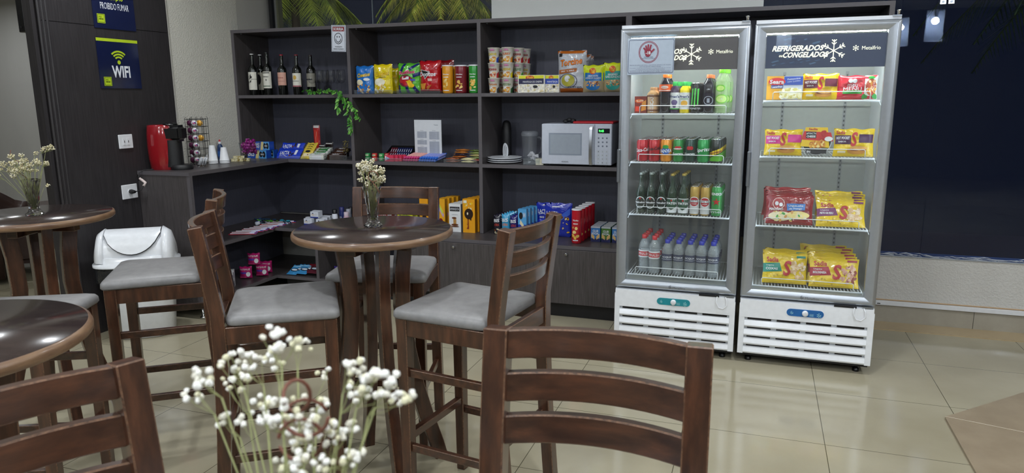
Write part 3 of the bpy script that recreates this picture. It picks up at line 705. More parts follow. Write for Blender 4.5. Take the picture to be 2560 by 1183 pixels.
# ------------------------------------------------------------------ swing-lid bin
bx, by, ba = .315, -1.365, math.radians(36)
t = thing('trash_bin', 'white plastic swing-lid bin with black liner beside the counter', 'trash bin', (bx, by, 0), ba)
def sup(rx, ry, z, n=36, e=3.2):
    return [(rx*abs(math.cos(a))**(2/e)*(1 if math.cos(a) >= 0 else -1), ry*abs(math.sin(a))**(2/e)*(1 if math.sin(a) >= 0 else -1), z) for a in [2*PI*k/n for k in range(n)]]
def loft(q, rings, mat, smooth=True, cap=True, T=None):
    n = len(rings[0]); vs = [p for r in rings for p in r]; fs = [(j*n+k, j*n+(k+1) % n, (j+1)*n+(k+1) % n, (j+1)*n+k) for j in range(len(rings)-1) for k in range(n)]
    q.add(vs, fs, mat, smooth, T)
    if cap: q.add(rings[0], [tuple(range(n))[::-1]], mat, False, T); q.add(rings[-1], [tuple(range(n))], mat, False, T)
    return q
q = MB(); loft(q, [sup(.17, .125, .002), sup(.18, .135, .012), sup(.215, .16, .46)], WHITEM); q.build('bin_body', t)
q = MB(); rnd = random.Random(5); loft(q, [[(x*(1+rnd.uniform(-.03, .03)), y*(1+rnd.uniform(-.03, .03)), z) for x, y, z in sup(.232, .172, zz)] for zz in (.37, .40, .43, .475)], K('#26282c', .25, 0, .6), cap=False); q.build('bin_liner', t)
q = MB(); loft(q, [sup(.245, .185, .472), sup(.245, .185, .487), sup(.225, .165, .495), sup(.222, .150, .53)], WHITEM)
nn = 16; arch = [(math.cos(PI*k/nn), math.sin(PI*k/nn)) for k in range(nn+1)]
def archring(x, rr, hh): return [(x, c*rr, .50+s*hh) for c, s in arch]
for x0, x1, ra, rb in ((-.222, -.165, .10, .145), (.222, .165, .10, .145)):
    A = archring(x0, ra, .10); B = archring(x0*.93, ra*1.25, .165); Cc = archring(x1, rb, .195); D = archring(x1, rb-.02, .17)
    vs = A+B+Cc+D; n = nn+1; fs = [(j*n+k, j*n+k+1, (j+1)*n+k+1, (j+1)*n+k) for j in range(3) for k in range(nn)]+[tuple(range(n))]; q.add(vs, fs, WHITEM, True)
A = archring(-.166, .132, .165); B = archring(.166, .132, .165); n = nn+1; q.add(A+B, [(k, k+1, n+k+1, n+k) for k in range(nn)], WHITEM, True)
q.build('lid', t)
q = MB(); vs = []; fs = []
for i in range(13):
    u = i/12*2-1; lim = 1.15*math.sqrt(max(0, 1-(u*.97)**2))
    for j in range(7):
        an = PI*.58-(lim+.18)*j/6*1.0; vs.append((u*.155, -.150*math.cos(PI-an) if 0 else -.150*math.sin(PI/2-(PI-an)) , .505+.183*math.sin(an)))
for i in range(12):
    for j in range(6): fs.append((i*7+j, i*7+j+1, (i+1)*7+j+1, (i+1)*7+j))
vs2 = []
for i in range(13):
    u = i/12*2-1; lim = .30+1.02*math.sqrt(max(0, 1-(u*.98)**2))
    for j in range(7):
        an = PI/2+.12+lim*j/6-.12; vs2.append((u*.158, .152*math.cos(an), .503+.187*math.sin(an)))
q.add(vs2, fs, WHITEM, True); o = q.build('lid_flap', t)
q = MB(); q.tube([(vs2[i*7+6][0], vs2[i*7+6][1]+.004, vs2[i*7+6][2]-.003) for i in range(13)], .0028, BLACKM, 5); q.build('flap_gap', t)

# ------------------------------------------------------------------ armchairs in the lounge behind
def armchair(loc, rz, label):
    t = thing('armchair', label, 'armchair', loc, rz, None)
    q = MB(); q.box(-.26, -.34, .12, .26, .26, .44, BROWNL); q.build('seat_cushion', t, .05, seg=3)
    q = MB(); n = 24; vs = []; fs = []
    for k in range(n+1):
        an = PI*(-.08)+PI*1.16*k/n
        for rr, z in ((.30, .05), (.46, .05), (.47, .5+.32*math.sin(max(0, min(PI, an)))), (.40, .58+.30*math.sin(max(0, min(PI, an)))), (.31, .5+.30*math.sin(max(0, min(PI, an))))):
            vs.append((rr*math.cos(an), rr*math.sin(an)-.02, z))
    for k in range(n):
        for j in range(5): fs.append((k*5+j, k*5+(j+1) % 5, (k+1)*5+(j+1) % 5, (k+1)*5+j))
    fs += [(0, 1, 2, 3, 4), tuple(n*5+j for j in range(5))]
    q.add(vs, fs, BROWNL, True); q.build('backrest', t)
    for sx in (-.24, .24):
        for sy in (-.28, .28): q = MB(); q.lathe([(.02, 0), (.025, .13)], WOOD, 10, (sx, sy, 0)); q.build('leg', t)
p = at(8, 437, z=.86); armchair((p.x-.05, p.y-.05, 0), 2.2, 'brown leather tub armchair at the left edge behind the far table')
p = at(140, 506, z=.42); t = thing('ottoman', 'low brown leather ottoman mostly hidden behind the dark panelling', 'ottoman', (p.x, p.y, 0), .4)
q = MB(); loft(q, [sup(.24, .2, .10), sup(.26, .22, .14), sup(.26, .22, .38), sup(.22, .18, .42)], BROWNL); q.build('cushion', t)
for sx in (-.18, .18):
    for sy in (-.14, .14): q = MB(); q.lathe([(.02, 0), (.025, .10)], WOOD, 10, (sx, sy, 0)); q.build('leg', t)

# ------------------------------------------------------------------ things on the counter
def on(u, v, z): p = at(u, v, z=z); return (p.x, p.y, z+.0006)
cz = 1.0125
t = thing('coffee_machine', 'red and black capsule coffee machine at the counter end', 'coffee machine', (.205, -.905, cz), math.radians(108))
REDG = K('#8e0f1a', .14, 0, 0, .8)
q = MB(); prof = [(.86, .0), (.92, .01), (1.0, .07), (1.04, .15), (1.02, .23), (.95, .29), (.90, .30), (.5, .304)]
q.lathe([(r*.08, z) for r, z in prof], REDG, 36, (0, .045, 0), sx=.82, sy=1.22); q.build('body_shell', t)
q = MB(); q.box(-.056, -.112, .19, .056, .02, .300, BLACKP); o = q.build('brew_head', t, .022, seg=3)
q = MB(); q.lathe([(.058, .02), (.055, .2)], BLACKM, 24, (0, -.03, 0)); q.build('front_column', t)
q = MB(); q.lathe([(.07, 0), (.072, .006), (.07, .03), (.06, .034)], BLACKM, 28, (0, -.075, 0)); q.build('drip_tray', t)
q = MB(); q.lathe([(.048, .301), (.046, .31), (.02, .314)], BLACKP, 24, (0, -.02, 0)); q.build('top_lever', t)
MI = (Matrix.Translation(t.location) @ Matrix.Rotation(math.radians(108), 4, 'Z')).inverted()
CORD[0].parent = t; CORD[0].matrix_parent_inverse = MI
# capsule rack
rk = (.122, -.545, cz+.0006); t = thing('capsule_rack', 'tall black wire rack full of coffee capsules on the counter', 'rack', rk, math.radians(20)); RH = .335; HW = .058
q = MB()
for sx in (-1, -.33, .33, 1):
    for sy in (-1, 1): q.tube([(sx*HW, sy*HW, 0), (sx*HW, sy*HW, RH), (sx*HW*.9, sy*HW*.9, RH+.008)], .0017, BLACKM, 5)
for sy in (-.33, .33):
    for sx in (-1, 1): q.tube([(sx*HW, sy*HW, 0), (sx*HW, sy*HW, RH)], .0017, BLACKM, 5)
for k in range(7):
    z = .008+k*RH/6.3; q.tube([(-HW, -HW, z), (HW, -HW, z), (HW, HW, z), (-HW, HW, z), (-HW, -HW, z)], .0017, BLACKM, 5)
q.build('wire_frame', t)
capmats = [(K('#5a2346', .3, .3), 'purple'), (K('#e6e2e6', .3), 'white patterned'), (K('#e0a63a', .3, .2), 'gold')]
TIER = ['bottom', 'second', 'third', 'fourth', 'fifth', 'top']
R20 = Matrix.Rotation(math.radians(20), 3, 'Z')
protos = {}
for mi, (mt_, cn) in enumerate(capmats):
    for k in range(6):
        if mi == 1: off = (.005, -.052)
        elif mi == 0: off = (-.036, -.03)
        else:
            if k not in (0, 3, 5): continue
            off = (.036, -.034)
        if mi == 0: cm, n2 = mt_, 'purple'
        elif mi == 1: cm, n2 = mt_, 'white printed'
        else: cm, n2 = mt_, 'gold'
        P = Vector(rk)+R20 @ Vector((off[0], off[1], 0)); z = rk[2]+.012+k*RH/6.3+.022
        lb = n2+' coffee capsule on the '+TIER[k]+' tier of the wire rack'
        if n2 not in protos:
            q = MB(); T = Matrix.Rotation(PI/2, 4, 'X'); q.lathe([(.014, -.026), (.019, -.004), (.0215, 0), (.0215, .002), (.001, .003)], cm, 16, T=T)
            if mi == 1: q.ball((0, -.0035, 0), .012, K('#c2668c', .4), 8, (1, .1, .6)); q.ball((.006, -.004, .005), .005, K('#4a3fa0', .4), 8, (1, .15, 1))
            o = q.build('coffee_capsule'); protos[n2] = o
        else: o = protos[n2].copy(); COL.objects.link(o)
        o.location = (P.x, P.y, z); o.rotation_euler = (0, 0, math.radians(20)); tag(o, lb, 'coffee capsule', 'capsules in the wire rack')
# foam cup stacks
for (u, v, n, lb) in ((533, 409, 3, 'taller stack of upturned white foam cups beside the capsule rack'), (562, 408, 3, 'shorter stack of upturned white foam cups on the counter')):
    p = on(u, v, cz); H = .115 if u < 540 else .098
    for k in range(n):
        q = MB(); q.lathe([(.0345, .0), (.036, .001), (.036, .005), (.0335, .006), (.021, H-.006), (.019, H)], K('#e9ebee', .5), 28); q.lathe([(.019, H), (.001, H-.001)], K('#e9ebee', .5), 28, close=False)
        o = q.build('foam_cup'); o.location = (p[0], p[1], p[2]+k*.0095); tag(o, ('topmost' if k == n-1 else 'lowest' if k == 0 else 'middle')+' cup of the '+lb.split(' beside')[0].split(' on the')[0]+(' beside the capsule rack' if u < 540 else ' near the sweetener bottle'), 'cup', 'upturned foam cups')
p = on(553, 402, cz)
make_bottle('sweetener_bottle', 'small dark bottle with white collar and red tip behind foam cups', 'bottle', .145, .021, 'tall', K('#27406b', .3), K('#dfe2e8', .4), [('r', .1, .2, .9, .8, K('#2f64b0', .4))], (.15, .6), .55, .02, lmat=K('#203a78', .4), loc=p)
q = MB(); q.lathe([(.009, 0), (.006, .012), (.003, .018)], K('#c0272d', .4), 12); o = q.build('tip', bpy.data.objects['sweetener_bottle']); o.location = (0, 0, .145)
# glass bowl with sachets and spoons
p = on(504, 417, cz); t = thing('sachet_bowl', 'small cut glass bowl holding white sachets at the counter edge', 'bowl', p)
q = MB(); q.lathe([(.024, 0), (.026, .004), (.034, .02), (.040, .042), (.037, .042), (.030, .02), (.02, .006), (.001, .005)], CRYSTAL, 14, smooth=False, close=False); q.build('bowl_body', t)
for k in range(9):
    a = k*.7; q = MB(); q.box(-.009, -.0008, 0, .009, .0008, .062, K('#eceef2', .35)); o = q.build('sugar_sachet'); o.location = (p[0]+.018*math.cos(a), p[1]+.014*math.sin(a), p[2]+.012); o.rotation_euler = (.45*math.sin(a), .55*math.cos(a), a)
    tag(o, 'white paper sachet standing in the small glass bowl', 'sachet', 'sachets in the glass bowl')
for k, (dx, l, an) in enumerate(((-.012, .075, -.75), (.012, .08, .8), (.0, .08, -.4))):
    q = MB(); q.tube([(0, 0, 0), (0, 0, l*.7)], .0018, ACRYL, 6); q.ball((0, 0, l), .011, thin_glass('clear_spoon', (.9, .9, .92), .35, '#f0f0f2', 1.5) if k == 0 else bpy.data.materials['clear_spoon'], 8, (.8, .25, 1.2)); o = q.build('plastic_spoon'); o.location = (p[0]+dx, p[1]-.008, p[2]+.022); o.rotation_euler = (.1, an, 0)
    tag(o, 'clear plastic spoon leaning '+('far left', 'right', 'slightly left')[k]+' in the sachet bowl', 'spoon', 'clear spoons in the bowl')
p = on(520, 404, cz)
for k in range(2):
    q = MB(); q.lathe([(.018, 0), (.02, .003), (.014, .022), (.001, .023)], K('#2a1c22', .3, .3), 14); o = q.build('coffee_capsule'); o.location = (p[0]-.10+k*.035, p[1]-.01-k*.02, p[2]); tag(o, 'dark loose coffee capsule '+('behind', 'in front of')[k]+' the rack foot on the counter', 'coffee capsule')
# wafer packs
for k in range(2):
    p = on(590+k*17, 404-k*1, cz); mb = m_box(.085, .05, .022, foil('#d8cfa0'), [('b', .05, .1, .95, .9, 16, [K('#efe6c4', .4), K('#b49c5c', .4), K('#8f7a3c', .4)], .006)], side=foil('#c9bd8a'))
    lay_single(mb, 'wafer_pack', ('left', 'right')[k]+' cream wrapped wafer pack lying beside the foam cups', 'snack', (p[0], p[1]+.02, p[2]), rz=.5, group='cream wafer packs')
    if k == 0:
        mb = m_box(.08, .05, .02, foil('#d8cfa0'), [('b', .05, .1, .95, .9, 12, [K('#efe6c4', .4), K('#b49c5c', .4)], .006)]); lay_single(mb, 'wafer_pack', 'cream wafer pack stacked on the left one beside the cups', 'snack', (p[0]+.01, p[1]+.025, p[2]+.0225), rz=.6, group='cream wafer packs')
# candy goblet
p = on(620, 406, cz); p = (p[0]+.01, p[1]+.02, p[2]); t = thing('candy_goblet', 'glass goblet heaped with purple wrapped bonbons', 'glass bowl', p)
q = MB(); q.lathe([(.038, 0), (.038, .003), (.008, .012), (.012, .03), (.035, .05), (.064, .08), (.074, .115), (.077, .145), (.075, .145), (.071, .115), (.061, .083), (.032, .055), (.001, .05)], CLEAR, 28, close=False); q.build('goblet_glass', t)
rnd = random.Random(8); bp = None
for k in range(52):
    lvl = k//13; a = rnd.uniform(0, 2*PI); rr = (.042, .054, .052, .036)[lvl]*math.sqrt(rnd.uniform(.15, 1)); pos = (p[0]+rr*math.cos(a), p[1]+rr*math.sin(a), p[2]+.085+lvl*.022)
    if bp is None:
        q = MB(); PU = foil('#8c1f7a'); q.ball((0, 0, 0), .0135, PU, 8)
        for s in (-1, 1): q.lathe([(.003, 0), (.010, .012)], PU, 7, smooth=False, T=Matrix.Translation((s*.011, 0, 0)) @ Matrix.Rotation(s*PI/2, 4, 'Y'), close=False)
        q.ball((0, -.011, .003), .006, foil('#c9d23a'), 6, (1, .3, .7)); bp = q.build('wrapped_bonbon'); o = bp
    else: o = bp.copy(); COL.objects.link(o)
    o.location = pos; o.rotation_euler = (rnd.uniform(0, 6), rnd.uniform(0, 6), rnd.uniform(0, 6)); tag(o, 'purple foil bonbon heaped in the glass goblet', 'candy', 'purple bonbons in the goblet')

# ------------------------------------------------------------------ helper: stand stock on a shelf by its measured width and height
Z1, Z2, ZD = 1.5106, 1.0126, .5056
def std(u0, v0, u1, v1, y, z):
    x, wd, h = meas(u0, v0, u1, v1, y); g = at((u0+u1)/2, v0, y=y).z-z
    return (x, y, z), wd, (g if .7*h < g < 1.5*h else h)
W_ = SW; TXK = K('#1a1a1e', .4); YEL = K('#efc524', .35); RED = K('#c01c28', .35); DRED = K('#7d1420', .35); GRN = K('#2f9a3c', .35); BLU = K('#1d5fb8', .35); ORG = K('#e07a1e', .35); CRM = K('#e8dcb8', .4); BRN = K('#6b3b1d', .4); GOLD = K('#d8b25a', .35); PINK = K('#d82f7e', .35)
FOOD = [K('#e9b64a', .5), K('#d58f33', .5), K('#f2d68a', .5), K('#b8692a', .5)]
MEAT = [K('#c8563a', .5), K('#e2b184', .5), K('#a8362c', .5), K('#efd9a8', .5)]
# wine bottles
def wine(u0, v0, u1, v1, y, cap, items, lm, lb, lz=(.12, .44)):
    loc, wd, h = std(u0, v0, u1, v1, y, Z1)
    return make_bottle('wine_bottle', lb, 'wine bottle', h, .0365, 'wine', WBOT, cap, items, lz, .39, .05, lmat=lm, loc=loc, group='wine bottles on the top shelf', capname='foil_capsule')
LW = K('#e4e2d6', .5)
horse = [('t', 'S', .42, .62, .35, .55, TXK, .3, .3, .04), ('e', .55, .72, .1, .08, TXK), ('t', 'DON', .85, .6, .07, .4, TXK, PI/2, 0)]
wine(620, 135, 645, 236, .10, K('#cfcfcf', .3), horse, LW, 'wine bottle with white label and silver cap, leftmost on top shelf', (.13, .56))
wine(641, 137, 664, 236, .20, K('#b8b8b8', .3), [('e', .5, .6, .25, .3, TXK)], K('#b9b5a4', .5), 'wine bottle standing behind the two leftmost wine bottles', (.13, .56))
wine(657, 131, 681, 236, .13, K('#1a1c22', .3), [('r', .1, .9, .9, .95, TXK), ('t', 'Chateau', .5, .7, .6, .08, TXK), ('t', '8', .6, .5, .1, .12, TXK), ('r', .1, .1, .9, .16, K('#7b8a78', .4))], LW, 'wine bottle with white label and black capsule, third from left', (.16, .55))
wine(693, 137, 719, 236, .12, K('#a3172c', .3), [('t', 'Rose', .5, .6, .6, .12, K('#9c4a44', .4)), ('r', .1, .3, .9, .34, K('#b98478', .4))], K('#d8a594', .5), 'wine bottle with pink label and red capsule on top shelf', (.24, .56))
wine(730, 137, 756, 236, .12, K('#7a1a24', .3), [('e', .5, .68, .16, .16, GOLD), ('t', 'SAN MARINO', .5, .42, .7, .07, TXK), ('r', 0, 0, 1, .1, K('#a8606a', .4))], LW, 'wine bottle with white label and gold crest beside the glasses', (.2, .54))
wine(766, 138, 790, 236, .20, K('#2a1d20', .3), [('r', .2, .5, .8, .6, TXK)], K('#9d998c', .5), 'wine bottle standing behind the leftmost wine glass', (.2, .54))
for o in [o for o in bpy.data.objects if o.name.startswith('wine_bottle')][3:]:
    pass
# wine glasses
t = None; gp = [(780, .04), (800, .07), (813, .16), (828, .08), (842, .16), (853, .09)]
GN = ['leftmost wine glass in front of a dark bottle', 'second clear wine glass from the left above the green leaves', 'wine glass in the back row behind the second glass', 'fourth clear wine glass from the left above the green leaves', 'wine glass in the back row behind the last glass', 'rightmost clear wine glass beside the shelf divider']
for k, (u, y) in enumerate(gp):
    x = at(u, 200, y=y).x; H = .185
    if t is None:
        t = thing('wine_glass', GN[0], 'wine glass', (x, y, Z1), 0, 'clear wine glasses')
        q = MB(); q.lathe([(.03, 0), (.03, .002), (.004, .006), (.0035, .08)], CLEAR, 20, close=False); q.build('stem', t)
        q = MB(); q.lathe([(.0035, .08), (.02, .088), (.033, .11), (.036, .135), (.033, .165), (.029, H), (.028, H), (.032, .165), (.035, .135), (.032, .112), (.018, .091), (.001, .084)], CLEAR, 24, close=False); q.build('bowl', t)
    else: clone(t, (x, y, Z1), 0, GN[k])
# snack bags
def chip(u0, v0, u1, v1, y, base, items, lb, t=.07, z=Z1, rz=0, rx=0, nm='snack_bag', cat='snack bag', grp='snack bags on the top shelf', wr=1.0):
    loc, wd, h = std(u0, v0, u1, v1, y, z); h = h if rx == 0 else h/math.cos(rx)
    return lay_single(m_bag(wd, h, t, base, items, wr), nm, lb, cat, loc, rz, rx, group=grp), loc, wd, h
BB = foil('#1e72c8'); YB = foil('#e8cf12')
def puffs(c): return [('t', 'Cheetos', .53, .68, .74, .16, TXK, .12, .2, .06), ('t', 'Cheetos', .53, .68, .72, .14, YEL, .12, .2, .03)]
chip(891, 165, 935, 235, .05, BB, puffs(0)+[('e', .3, .42, .2, .1, K('#e8e0c0', .4)), ('b', .1, .05, .9, .33, 26, FOOD+[K('#f4efe0', .5)], .009), ('e', .72, .52, .16, .05, K('#e8f0f8', .4))], 'blue cheese puff bag, leftmost in the snack row')
o, loc, wd, h = chip(935, 161, 982, 235, .05, YB, puffs(0)+[('t', 'ASSADO', .55, .56, .4, .04, TXK, .1), ('e', .42, .4, .3, .13, K('#f6f1da', .4)), ('b', .1, .04, .9, .3, 22, [K('#f0e6b0', .5), K('#d9a637', .5), K('#fff8e0', .5)], .010)], 'yellow cheese puff bag in front, second in the snack row')
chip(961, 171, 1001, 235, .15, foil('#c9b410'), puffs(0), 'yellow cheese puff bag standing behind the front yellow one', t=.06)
RG = foil('#58b830'); NV = K('#14206b', .3)
stripes = [('q', [(.12, .72), (.30, .98), (.42, .98), (.22, .70)], NV), ('q', [(.5, .82), (.85, .99), (.97, .98), (.62, .76)], NV), ('q', [(.7, .62), (.98, .72), (.98, .60), (.72, .52)], NV), ('q', [(.02, .30), (.02, .02), (.16, .02), (.12, .28)], NV), ('q', [(.38, .26), (.42, .02), (.56, .02), (.48, .28)], NV), ('q', [(.6, .3), (.8, .02), (.93, .06), (.72, .34)], NV)]
chip(996, 158, 1056, 236, .07, RG, stripes+[('e', .40, .42, .32, .19, K('#7c1d3c', .4)), ('e', .40, .42, .27, .15, RED), ('r', .25, .47, .56, .56, W_), ('q', [(.42, .42), (.62, .46), (.74, .26), (.56, .20)], YEL), ('e', .65, .27, .12, .07, YEL), ('t', 'Ruffles', .46, .70, .70, .13, K('#e6e0f0', .4), .08, 0, .10), ('t', 'Ruffles', .46, .70, .68, .115, K('#d03a6a', .3), .08, 0, .03), ('r', .62, .42, .8, .48, K('#3a3fb8', .4))], 'green and navy striped crisp bag with tongue picture', t=.08)
RD = foil('#b5121f')
dor = [('q', [(.12, .72), (.55, .66), (.36, .46), (.34, .46)], TXK), ('l', [(.12, .73), (.58, .66), (.35, .45), (.12, .73)], .003, W_), ('t', 'Doritos', .46, .59, .78, .13, W_, .02, .1, .05), ('r', .48, .38, .68, .46, K('#f2c8c0', .4)), ('q', [(.08, .3), (.4, .32), (.34, .14), (.18, .12)], FOOD[1]), ('q', [(.44, .22), (.68, .28), (.46, .10), (.42, .1)], FOOD[3]), ('r', .02, .0, .98, .08, K('#2a0d10', .4))]
chip(1050, 152, 1104, 236, .06, RD, dor, 'red tortilla chip bag in front with black triangle logo', t=.09)
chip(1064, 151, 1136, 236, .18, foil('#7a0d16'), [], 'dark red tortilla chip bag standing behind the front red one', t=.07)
def tube_can(u0, v0, u1, v1, y, z, col, lb, n=1, dx=.0, dy=.08, grp='crisp tubes on the top shelf', desc=None, where=''):
    loc, wd, h = std(u0, v0, u1, v1, y, z); r = wd/2; t = thing('crisp_tube', lb, 'crisp can', loc, 0, grp); base = K(col, .25, 0, 0, .4)
    q = m_can(r, h-.006, base, [('t', 'Pringles', .5, .72, .44, .07, W_, 0, 0, .05), ('r', .32, .60, .68, .63, W_), ('b', .3, .15, .7, .5, 9, [FOOD[0], FOOD[2], GOLD], .012), ('r', .3, .06, .7, .09, W_)], neck=.98)
    q.build('tube_body', t); l = MB(); l.lathe([(r*1.02, h-.008), (r*1.02, h-.001), (r*.95, h), (.001, h-.001)], K('#e8e8ee', .3), 24, close=False); l.build('lid', t)
    for i in range(1, n): clone(t, (loc[0]+dx*i, loc[1]+dy*i, loc[2]), 0, (desc or lb)+', '+ORD[i]+' from the front'+where)
    if n > 1: t['label'] = (desc or lb)+', at the front'+where
    return t
tube_can(1107, 163, 1133, 234, .04, Z1, '#e09a24', '', 2, 0, .09, desc='orange crisp tube')
tube_can(1139, 163, 1167, 234, .04, Z1, '#7c1c2a', '', 2, 0, .09, desc='burgundy crisp tube')
tube_can(1173, 162, 1199, 234, .04, Z1, '#2f9438', '', 2, 0, .09, desc='green crisp tube by the divider')
# acrylic shelf fences
def fence(u0, u1, y, z, h, lb, d=.12):
    x0 = at(u0, 240, y=y).x; x1 = at(u1, 240, y=y).x; t = thing('acrylic_tray', lb, 'acrylic tray', ((x0+x1)/2, y, z), 0, 'clear acrylic trays'); W = abs(x1-x0)/2
    q = MB(); q.box(-W, 0, 0, W, .002, h, ACRYL)
    for s in (-1, 1): q.box(s*W-.001, .002, 0, s*W+.001, d, h*.8, ACRYL)
    q.build('fence', t)
    q = MB(); q.tube([(-W, 0, h), (W, 0, h)], .0008, K('#c8ccd2', .2), 4); q.build('rim', t)
fence(886, 930, .003, Z1, .028, 'clear acrylic fence in front of the blue puff bag'); fence(936, 981, .003, Z1, .028, 'clear acrylic fence in front of the yellow puff bag'); fence(992, 1040, .003, Z1, .028, 'clear acrylic fence in front of the green crisp bag'); fence(1049, 1100, .003, Z1, .028, 'clear acrylic fence in front of the red chip bag')
fence(905, 998, .003, Z2, .024, 'clear acrylic tray of green and red candy rolls'); fence(1001, 1084, .003, Z2, .02, 'clear acrylic tray of pink and blue candy rolls'); fence(1105, 1190, .003, Z2, .026, 'clear acrylic tray of wrapped bars beside the divider'); fence(686, 752, .003, Z2, .02, 'clear acrylic tray under the blue chocolate bars'); fence(815, 858, .003, Z2, .035, 'clear acrylic tray of dark wafer sticks')
# instant noodle cups
CUPB = K('#e6e3da', .4)
def cup(u0, v0, u1, v1, y, zoff, name, ncol, ccol, lb):
    loc, wd, h = std(u0, v0, u1, v1, y, Z1); h = .102; r = .043; t = thing('noodle_cup', lb, 'noodle cup', (loc[0], y, Z1+zoff), 0, 'instant noodle cups on the top shelf')
    pr = [(.031, 0), (.0315, .003), (.041, h*.955), (r, h*.96), (r, h)]; q = MB(); q.lathe(pr, CUPB, 26); rf = prof_r(pr); W = .075
    gfx(q, S_cyl(rf), W, h*.95, [('e', .5, .90, .22, .07, K('#c98ab0', .4)), ('t', 'CUP NOODLES', .5, .84, .5, .06, K('#b0286a', .4)), ('t', name, .5, .60, .86, .17, TXK, .0, 0, .06), ('t', name, .5, .60, .84, .15, K(ncol, .4), 0, 0, .02), ('e', .46, .24, .34, .19, W_), ('b', .18, .10, .76, .38, 22, FOOD if ccol != '#b3262c' else MEAT, .007), ('q', [(.86, .02), (1.12, .02), (1.16, .45), (.9, .30)], K(ccol, .4))])
    q.build('cup_body', t); l = MB(); l.lathe([(r+.0008, h-.003), (r+.001, h), (.001, h+.001)], K('#d9d2c8', .3), 26, close=False); l.build('foil_lid', t)
rows = [[('Teriyaki', '#d8843a', '#3b3f46'), ('MISSOBA', '#4f8a2c', '#2c5a30')], [('PICANHA', '#b3262c', '#b3262c'), ('CHEDDAR', '#e6c81c', '#d9c51c')], [('CARNE', '#e8d23a', '#2444a8'), ('CURRY', '#e07a2a', '#e0902a')]]
TN = ['bottom', 'middle', 'top']
for k in range(3):
    for j in range(2):
        nm, c1, c2 = rows[k][j]; u = (1235.5, 1270)[j]-k*.0; cup(u-16, 190, u+16, 232, .055, k*.1035, nm, c1, c2, 'white noodle cup, '+TN[k]+' row, '+('leftmost' if j == 0 else 'second')+' column in front, lettering '+nm)
    for j in range(2):
        nm, c1, c2 = ((('LEGUMES', '#4fa03a', '#5aa838'), ('CHEDDAR', '#e6c81c', '#c8b820')) if k == 1 else (('PICANHA', '#b3262c', '#b3262c'), ('PICANHA', '#b3262c', '#b3262c')))[j]
        u = (1296, 1313)[j]; y = (.16, .27)[j]; cup(u-14, 190, u+14, 232, y, k*.1035, nm, c1, c2, 'white noodle cup, '+TN[k]+' row, '+('third' if j == 0 else 'fourth, rearmost')+' column toward the back')
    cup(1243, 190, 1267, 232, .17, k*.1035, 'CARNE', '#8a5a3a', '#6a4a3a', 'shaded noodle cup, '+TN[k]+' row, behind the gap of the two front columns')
# popcorn pouches, wide bag, peanut bags
yoki = lambda cx, cy: [('e', cx, cy, .16, .12, K('#c8451c', .4)), ('t', 'Yoki', cx, cy, .24, .16, YEL, 0, .2, .06)]
def popc(u0, u1, c2, tx, lb, y):
    loc, wd, h = std(u0, 188, u1, 232, y, Z1)
    q = m_box(wd, .05, h, K('#eceae0', .35), [('r', 0.03, .80, .97, .98, K('#d8d820', .35))]+yoki(.45, .86)+[('r', .03, .5, .97, .80, K(c2, .35)), ('t', tx, .55, .62, .72, .11, W_), ('b', .05, .06, .95, .46, 60, [K('#efe8cc', .5), K('#d8c898', .5), K('#c8c0c8', .5), K('#fffbe8', .5)], .007), ('e', .66, .34, .09, .08, TXK)])
    return lay_single(q, 'popcorn_box', lb, 'popcorn', loc, group='popcorn packs on the top shelf')
popc(1298, 1364, '#1c1c48', 'MANTEIGA DE CINEMA', 'white and navy popcorn pack beside the noodle cups', .03)
popc(1364, 1400, '#2244a8', 'MANTEIGA', 'white and blue popcorn pack beside the silver bag', .05)
SIL = foil('#b8bcc6')
tor = [('r', 0, .93, 1, 1, K('#b3601e', .3)), ('r', 0, 0, 1, .10, K('#a8581e', .3)), ('r', .06, .86, .18, .94, TXK), ('t', 'Torcine', .5, .73, .8, .17, K('#8a4a1c', .4), .12, .2, .08), ('t', 'Torcine', .5, .73, .78, .15, ORG, .12, .2, .03), ('q', [(.05, .44), (.7, .5), (.72, .58), (.05, .54)], K('#a85f2a', .4)), ('t', 'ORIGINAL SABOR', .38, .515, .5, .035, W_, .08), ('o', .40, .28, .33, .17, .06, NAVY), ('e', .40, .29, .24, .145, K('#a7a23a', .4)), ('e', .38, .33, .10, .08, K('#cfd3d8', .3)), ('t', 'CHIPS', .55, .13, .3, .03, NAVY), ('t', 'KG', .8, .12, .14, .05, NAVY)]
chip(1395, 127, 1467, 232, .07, SIL, tor, 'tall silver and orange snack bag on the top shelf', t=.08)
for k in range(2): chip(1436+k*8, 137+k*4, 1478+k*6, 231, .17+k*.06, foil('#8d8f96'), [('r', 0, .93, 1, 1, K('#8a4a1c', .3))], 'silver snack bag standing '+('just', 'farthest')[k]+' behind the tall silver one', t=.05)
def nuts(u0, v0, u1, col, tx, lb, y):
    return chip(u0, v0, u1, 231, y, foil('#c9d61c'), [('r', 0, .58, 1, .96, K('#c9d61c', .3))]+[('r', 0, .42, 1, .72, K(col, .3))]+yoki(.48, .78)+[('t', tx[0], .5, .60, .5, .06, W_), ('t', tx[1], .5, .52, .75, .07, W_), ('r', 0, 0, 1, .42, K('#a89878', .4)), ('e', .5, .24, .34, .17, K(col, .3)), ('b', .2, .24, .8, .4, 34, [K('#c98a4a', .5), K('#8a4a24', .5), K('#e8b878', .5)], .006)], lb, t=.05)
nuts(1458, 163, 1511, '#1f6cb0', ('CROCANTE', 'AMENDOIM SALGADO'), 'blue and lime peanut bag, left of the pair by the fridge', .05)
nuts(1508, 157, 1560, '#2f9a90', ('DESCASCADO', 'SALGADO'), 'teal and lime peanut bag right beside the fridge', .06)

